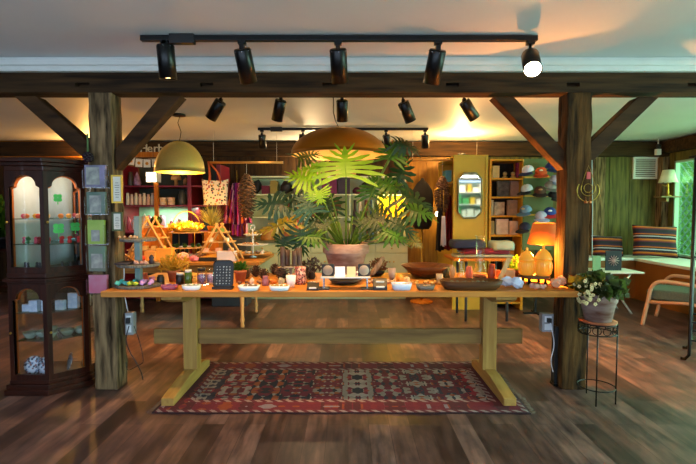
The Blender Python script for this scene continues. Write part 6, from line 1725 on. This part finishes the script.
# side table
Yt = 5.9; tx = X_(611, Yt); ztb = Zt(270, Yt)
t = thing('side_table', 'small white folding side table in front of the window bench', 'side table', (tx, Yt, 0))
w = X_(635, Yt)-tx
MB().box(-w, w, -.22, .22, ztb-.02, ztb).build('tray_top', M_whitep, t, bevel=.004)
for sy in (-.18, .18):
    MB().tube([(-.2, sy, 0), (.16, sy, ztb-.02)], .012, 6).build('leg', M_whitep, t); MB().tube([(.2, sy*1.0-.03*math.copysign(1, sy), 0), (-.16, sy-.03*math.copysign(1, sy), ztb-.02)], .012, 6).build('leg', M_whitep, t)
MB().tube([(-.12, -.18, .08), (-.12, .18, .08)], .01, 6).build('crossbar', M_whitep, t)
def st(px0, px1, yt, c, label, lean=0, col2=None, mark=None):
    cx_, w, h = span(px0, px1, yt, Yt-.05, ztb)
    t = thing('display_card', label, 'card', (cx_, Yt-.05, ztb+.0008))
    MB().box(-w/2, w/2, 0, .015, 0, h).build('card', mat('dc'+c, c, rough=.6), t, bevel=.001)
    if mark:
        b = MB()
        for k in range(6):
            a = k*PI/6; b.tube([(-math.cos(a)*w*.34, -.002, h/2-math.sin(a)*w*.34), (math.cos(a)*w*.34, -.002, h/2+math.sin(a)*w*.34)], .004, 4)
        b.build('star_pattern', mat('pale_rose_ink', '#a88a8c', rough=.6), t)
        MB().prism([(-.03, .015), (.03, .015), (.0, .06)], 0, .0001, 'Z').bm.free() if False else None
st(606, 622, 251, '#1c2230', 'black card with a pale starburst on the white side table', mark=1)
st(593, 601, 256, '#6f9a78', 'small mint green card on the left of the white side table')
# armchair
def armchair(loc, rz):
    t = thing('armchair', 'blond wood armchair with a grey green seat cushion near the right edge', 'armchair', loc, rz)
    W = .62
    for sy in (0, W):
        pts = [(.0, sy, 0), (.05, sy, .28), (.075, sy, .42), (.12, sy, .49), (.20, sy, .515), (.45, sy, .50), (.70, sy, .46)]
        P = [Vector(p) for p in pts]; out = []
        for i in range(len(P)-1):
            p0, p1, p2, p3 = P[max(i-1, 0)], P[i], P[i+1], P[min(i+2, len(P)-1)]
            for k in range(5):
                u = k/5; out.append(.5*((2*p1)+(-p0+p2)*u+(2*p0-5*p1+4*p2-p3)*u*u+(-p0+3*p1-3*p2+p3)*u**3))
        out.append(P[-1])
        MB().tube(out, .021, 10).build('arm', mat('blond_wood', '#a87c60', rough=.45, col2='#bc9070', scale=5), t)
        MB().tube([(.045, sy, .27), (.4, sy, .30), (.75, sy, .27)], .018, 8).build('side_rail', MATS['blond_wood'], t)
        MB().tube([(.80, sy, 0), (.74, sy, .28), (.70, sy, .47), (.80, sy, .8)], .018, 8).build('leg', MATS['blond_wood'], t)
    MB().box(.08, .12, .02, W-.02, .25, .29).box(.68, .72, .02, W-.02, .25, .29).build('cross_rail', MATS['blond_wood'], t)
    sc_ = mat('grey_green_fabric', '#4a544c', rough=.95, scale=60, bump=.2)
    MB().box(.02, .70, .035, W-.035, .295, .41).build('seat_cushion', sc_, t, bevel=.03, seg=4)
    MB().box(.0, .1, .03, W-.03, 0, .5, Matrix.Translation((.68, 0, .36)) @ Matrix.Rotation(.28, 4, 'Y')).build('back_cushion', sc_, t, bevel=.03, seg=4)
ac = onz(627, 318, 0)
armchair((3.33, 5.20, 0), -.8)
# etagere at the right edge
ex = at(688.5, 300, 3.98).x
t = thing('iron_etagere', 'thin black iron display stand cut off by the right edge', 'metal stand', (ex, 3.95, 0), -.66)
zt_ = Zt(157, 3.95, 690)
for dx, dy in ((0, 0), (.62, 0), (0, .4), (.62, .4)):
    MB().tube([(dx+(-.06 if dx == 0 else .06), dy, .012), (dx+(-.03 if dx == 0 else .03), dy, .012), (dx, dy, .05), (dx, dy, .12), (dx, dy, zt_)], .014, 8).build('leg', M_black, t)
for z in (Zt(322, 3.95, 690), Zt(340, 3.95, 690), .9, 1.3, zt_-.02):
    MB().box(0, .62, -.008, .008, z-.008, z+.008).box(0, .62, .392, .408, z-.008, z+.008).box(-.008, .008, 0, .4, z-.008, z+.008).box(.612, .628, 0, .4, z-.008, z+.008).build('rail', M_black, t)
for z in (Zt(340, 3.95, 690), .9, 1.3): MB().box(.008, .612, .008, .392, z+.001, z+.008).build('glass_shelf', M_glass, t)
MB().tube([(-.05, 0, zt_+.0), (0, 0, zt_+.01), (.3, 0, zt_+.03), (.67, 0, zt_)], .008, 6).build('top_scroll', M_black, t)
# plant stand with begonia pot
Yq = 3.12; zp = at(597, 322, Yq).z; qx = at(597, 350, Yq).x
t = thing('wire_plant_stand', 'round black wire plant stand with scroll trim in front of the right post', 'plant stand', (qx, Yq, 0)); rr = .118
MB().lathe([(rr, zp-.006), (rr, zp), (.001, zp)], seg=32).build('top_disc', M_black, t)
b = MB().tube([(rr*math.cos(a), rr*math.sin(a), zp-.07) for a in [2*PI*k/32 for k in range(32)]], .004, 6, closed=True)
for k in range(12):
    a = 2*PI*k/12; c = Vector((rr*math.cos(a), rr*math.sin(a), zp-.037)); e = Vector((-math.sin(a), math.cos(a), 0))
    b.tube([c+e*.026*math.cos(u)+Vector((0, 0, .026*math.sin(u))) for u in [2*PI*j/12 for j in range(12)]], .003, 5, closed=True)
b.build('scroll_trim', M_black, t)
for k in range(3):
    a = [-2.05, -.62+.0, 1.6][k]-.0
    MB().tube([(rr*math.cos(a), rr*math.sin(a), 0), (rr*math.cos(a), rr*math.sin(a), zp)], .005, 6).build('leg', M_black, t)
MB().tube([(rr*math.cos(a), rr*math.sin(a), .1) for a in [2*PI*k/32 for k in range(32)]], .004, 6, closed=True).build('lower_ring', M_black, t)
pl = thing('flowering_pot_plant', 'leafy plant with pale yellow blossoms in a whitewashed pot on the wire stand', 'potted plant', (qx, Yq, zp+.0008))
MB().lathe([(.115, 0), (.12, .012), (.085, .012), (.001, .01)], seg=28).build('saucer', M_terra, pl)
hq = at(597, 293, Yq).z-zp; rq = .122
MB().lathe([(rq*.68, .013), (rq*.9, hq*.7), (rq*.95, hq*.72), (rq, hq), (rq*.93, hq), (rq*.85, hq*.8), (.001, hq*.7)], seg=36).build('pot', M_terraw, pl)
MB().lathe([(rq*.88, hq*.85), (.001, hq*.9)], seg=20).build('soil', M_soil, pl)
bush(pl, .175, .18, 380, leafmat('begonia_leaf', '#1a2810', '#55602a'), 31, .052, .6, hq*.85)
b = MB(); rnd = random.Random(8)
for k in range(46):
    c = Vector((-.17+rnd.uniform(0, .13), -.1+rnd.uniform(-.06, .1), hq+rnd.uniform(-.06, .1)))
    for j in range(5):
        a = 2*PI*j/5+k; b.ball(c+Vector((.008*math.cos(a), -.002, .008*math.sin(a))), (.006, .003, .006), 5, 4)
o = b.build('blossoms', mat('pale_blossom', '#d8c890', rough=.6), pl); o['kind'] = 'stuff'

# ================================================================ FAR LEFT BACKGROUND
t = thing('console_table', 'dark console table against the back wall behind the curio cabinet', 'table', (-4.35, 6.7, 0))
MB().box(-1.1, 1.1, -.25, .25, .72, .76).build('tabletop', M_mahogx, t, bevel=.004)
for x in (-1.05, 1.05):
    for y in (-.21, .21): MB().box(x-.025, x+.025, y-.025, y+.025, 0, .72).build('leg', M_mahog, t)
MB().box(-1.05, 1.05, -.2, .2, .2, .23).build('lower_shelf', M_mahogx, t)
pot('potted_plant', 'leafy green plant in a dark pot on the console behind the curio cabinet', 'potted plant', (X_(2, 6.6), 6.6, .7608), .1, .16, M_blackp, M_leaf, .26, .62, 240, 41, ls=.12, lw=.4)
shelfitem(6, 12, 229, .7608, 6.5, M_white, 'small white jar on the console at the far left edge', 'jar', 'white_jar', 'jar')
single(MB().lathe([(.1, 0), (.17, .12), (.16, .3), (.07, .42), (.08, .46), (.001, .46)], seg=24), 'clay_urn', mat('dark_clay', '#2c1c18', rough=.5), 'dark rounded urn on the console between the cabinet and the left post', 'urn', (X_(80, 6.7), 6.7, .7608))
single(MB().box(-.9, .9, 0, .04, 0, .3), 'wooden_plaque', M_orangew, 'warm lit wooden panel on the back wall above the cabinet', 'panel', (X_(55, 7.15), 7.15, Zt(157, 7.15)), bevel=.005)
WORLD, DAYR, DAYG, UP, EXPO = 2.2, 190, 105, 36, 1.15
# ================================================================ CAMERA, DAYLIGHT
cd = bpy.data.cameras.new('camera'); cam = bpy.data.objects.new('camera', cd); C.objects.link(cam)
cam.location = (0, 0, CAMZ); cam.rotation_euler = (PI/2-TH, 0, 0)
cd.sensor_width = 36; cd.lens = 36*F/696; cd.clip_start = .05
bpy.context.scene.camera = cam
w = bpy.data.worlds.new('world'); bpy.context.scene.world = w; w.use_nodes = True
bg = w.node_tree.nodes['Background']; bg.inputs[0].default_value = (.60, .78, 1.0, 1); bg.inputs[1].default_value = WORLD
light('AREA', 'daylight_window', (XR+.6, 1.9, 1.4), DAYR, '#bfe8d8', size=3.4, sizey=2.0, aim=(0, 2.2, .4))
light('AREA', 'daylight_garden', (XR+.75, 5.6, 1.5), DAYG, '#b8f0b0', size=2.4, sizey=1.5, aim=(2, 6.2, .6))
def uplight(p, power, col, label):  # unseen uplights, read off the ceiling glow, added to brighten the back ceiling
    t = thing('uplight', label, 'lamp', p)
    MB().lathe([(.05, 0), (.05, .08), (.044, .08), (.04, .03), (.001, .03)], seg=20).build('housing', M_black, t)
    MB().lathe([(.038, .032), (.03, .045), (.001, .05)], seg=16).build('bulb', mat('bulb_glow', '#fff0c8'), t)
    light('POINT', 'uplight_glow', (0, 0, .12), power, col, t, size=.05)
uplight((1.58, 6.5, Zt(155, 6.0)+.001), UP, '#ffc878', 'small unseen uplight added on top of the mustard wardrobe')
uplight((-2.2, 6.85, Zt(164, YS)+.001) if False else (-.55, 7.1, Zt(176, 6.9)+.001), UP*.5, '#ffd8a0', 'small unseen uplight added on top of the left end of the sage hutch')
single(MB().box(-.2, .2, -.12, .12, 0, 1.95), 'tall_plinth', M_mahog, 'dark tall plinth against the back wall behind the curio cabinet', 'plinth', (-3.9, 7.1, 0))
uplight((-3.9, 7.1, 1.951), UP*.9, '#ffb860', 'small unseen uplight added on the dark tall plinth at far left')
vs = bpy.context.scene.view_settings
bpy.context.scene.display_settings.display_device = 'sRGB'
vs.view_transform = 'Standard'; vs.look = 'None'; vs.gamma = 1; vs.use_curve_mapping = False; vs.exposure = EXPO
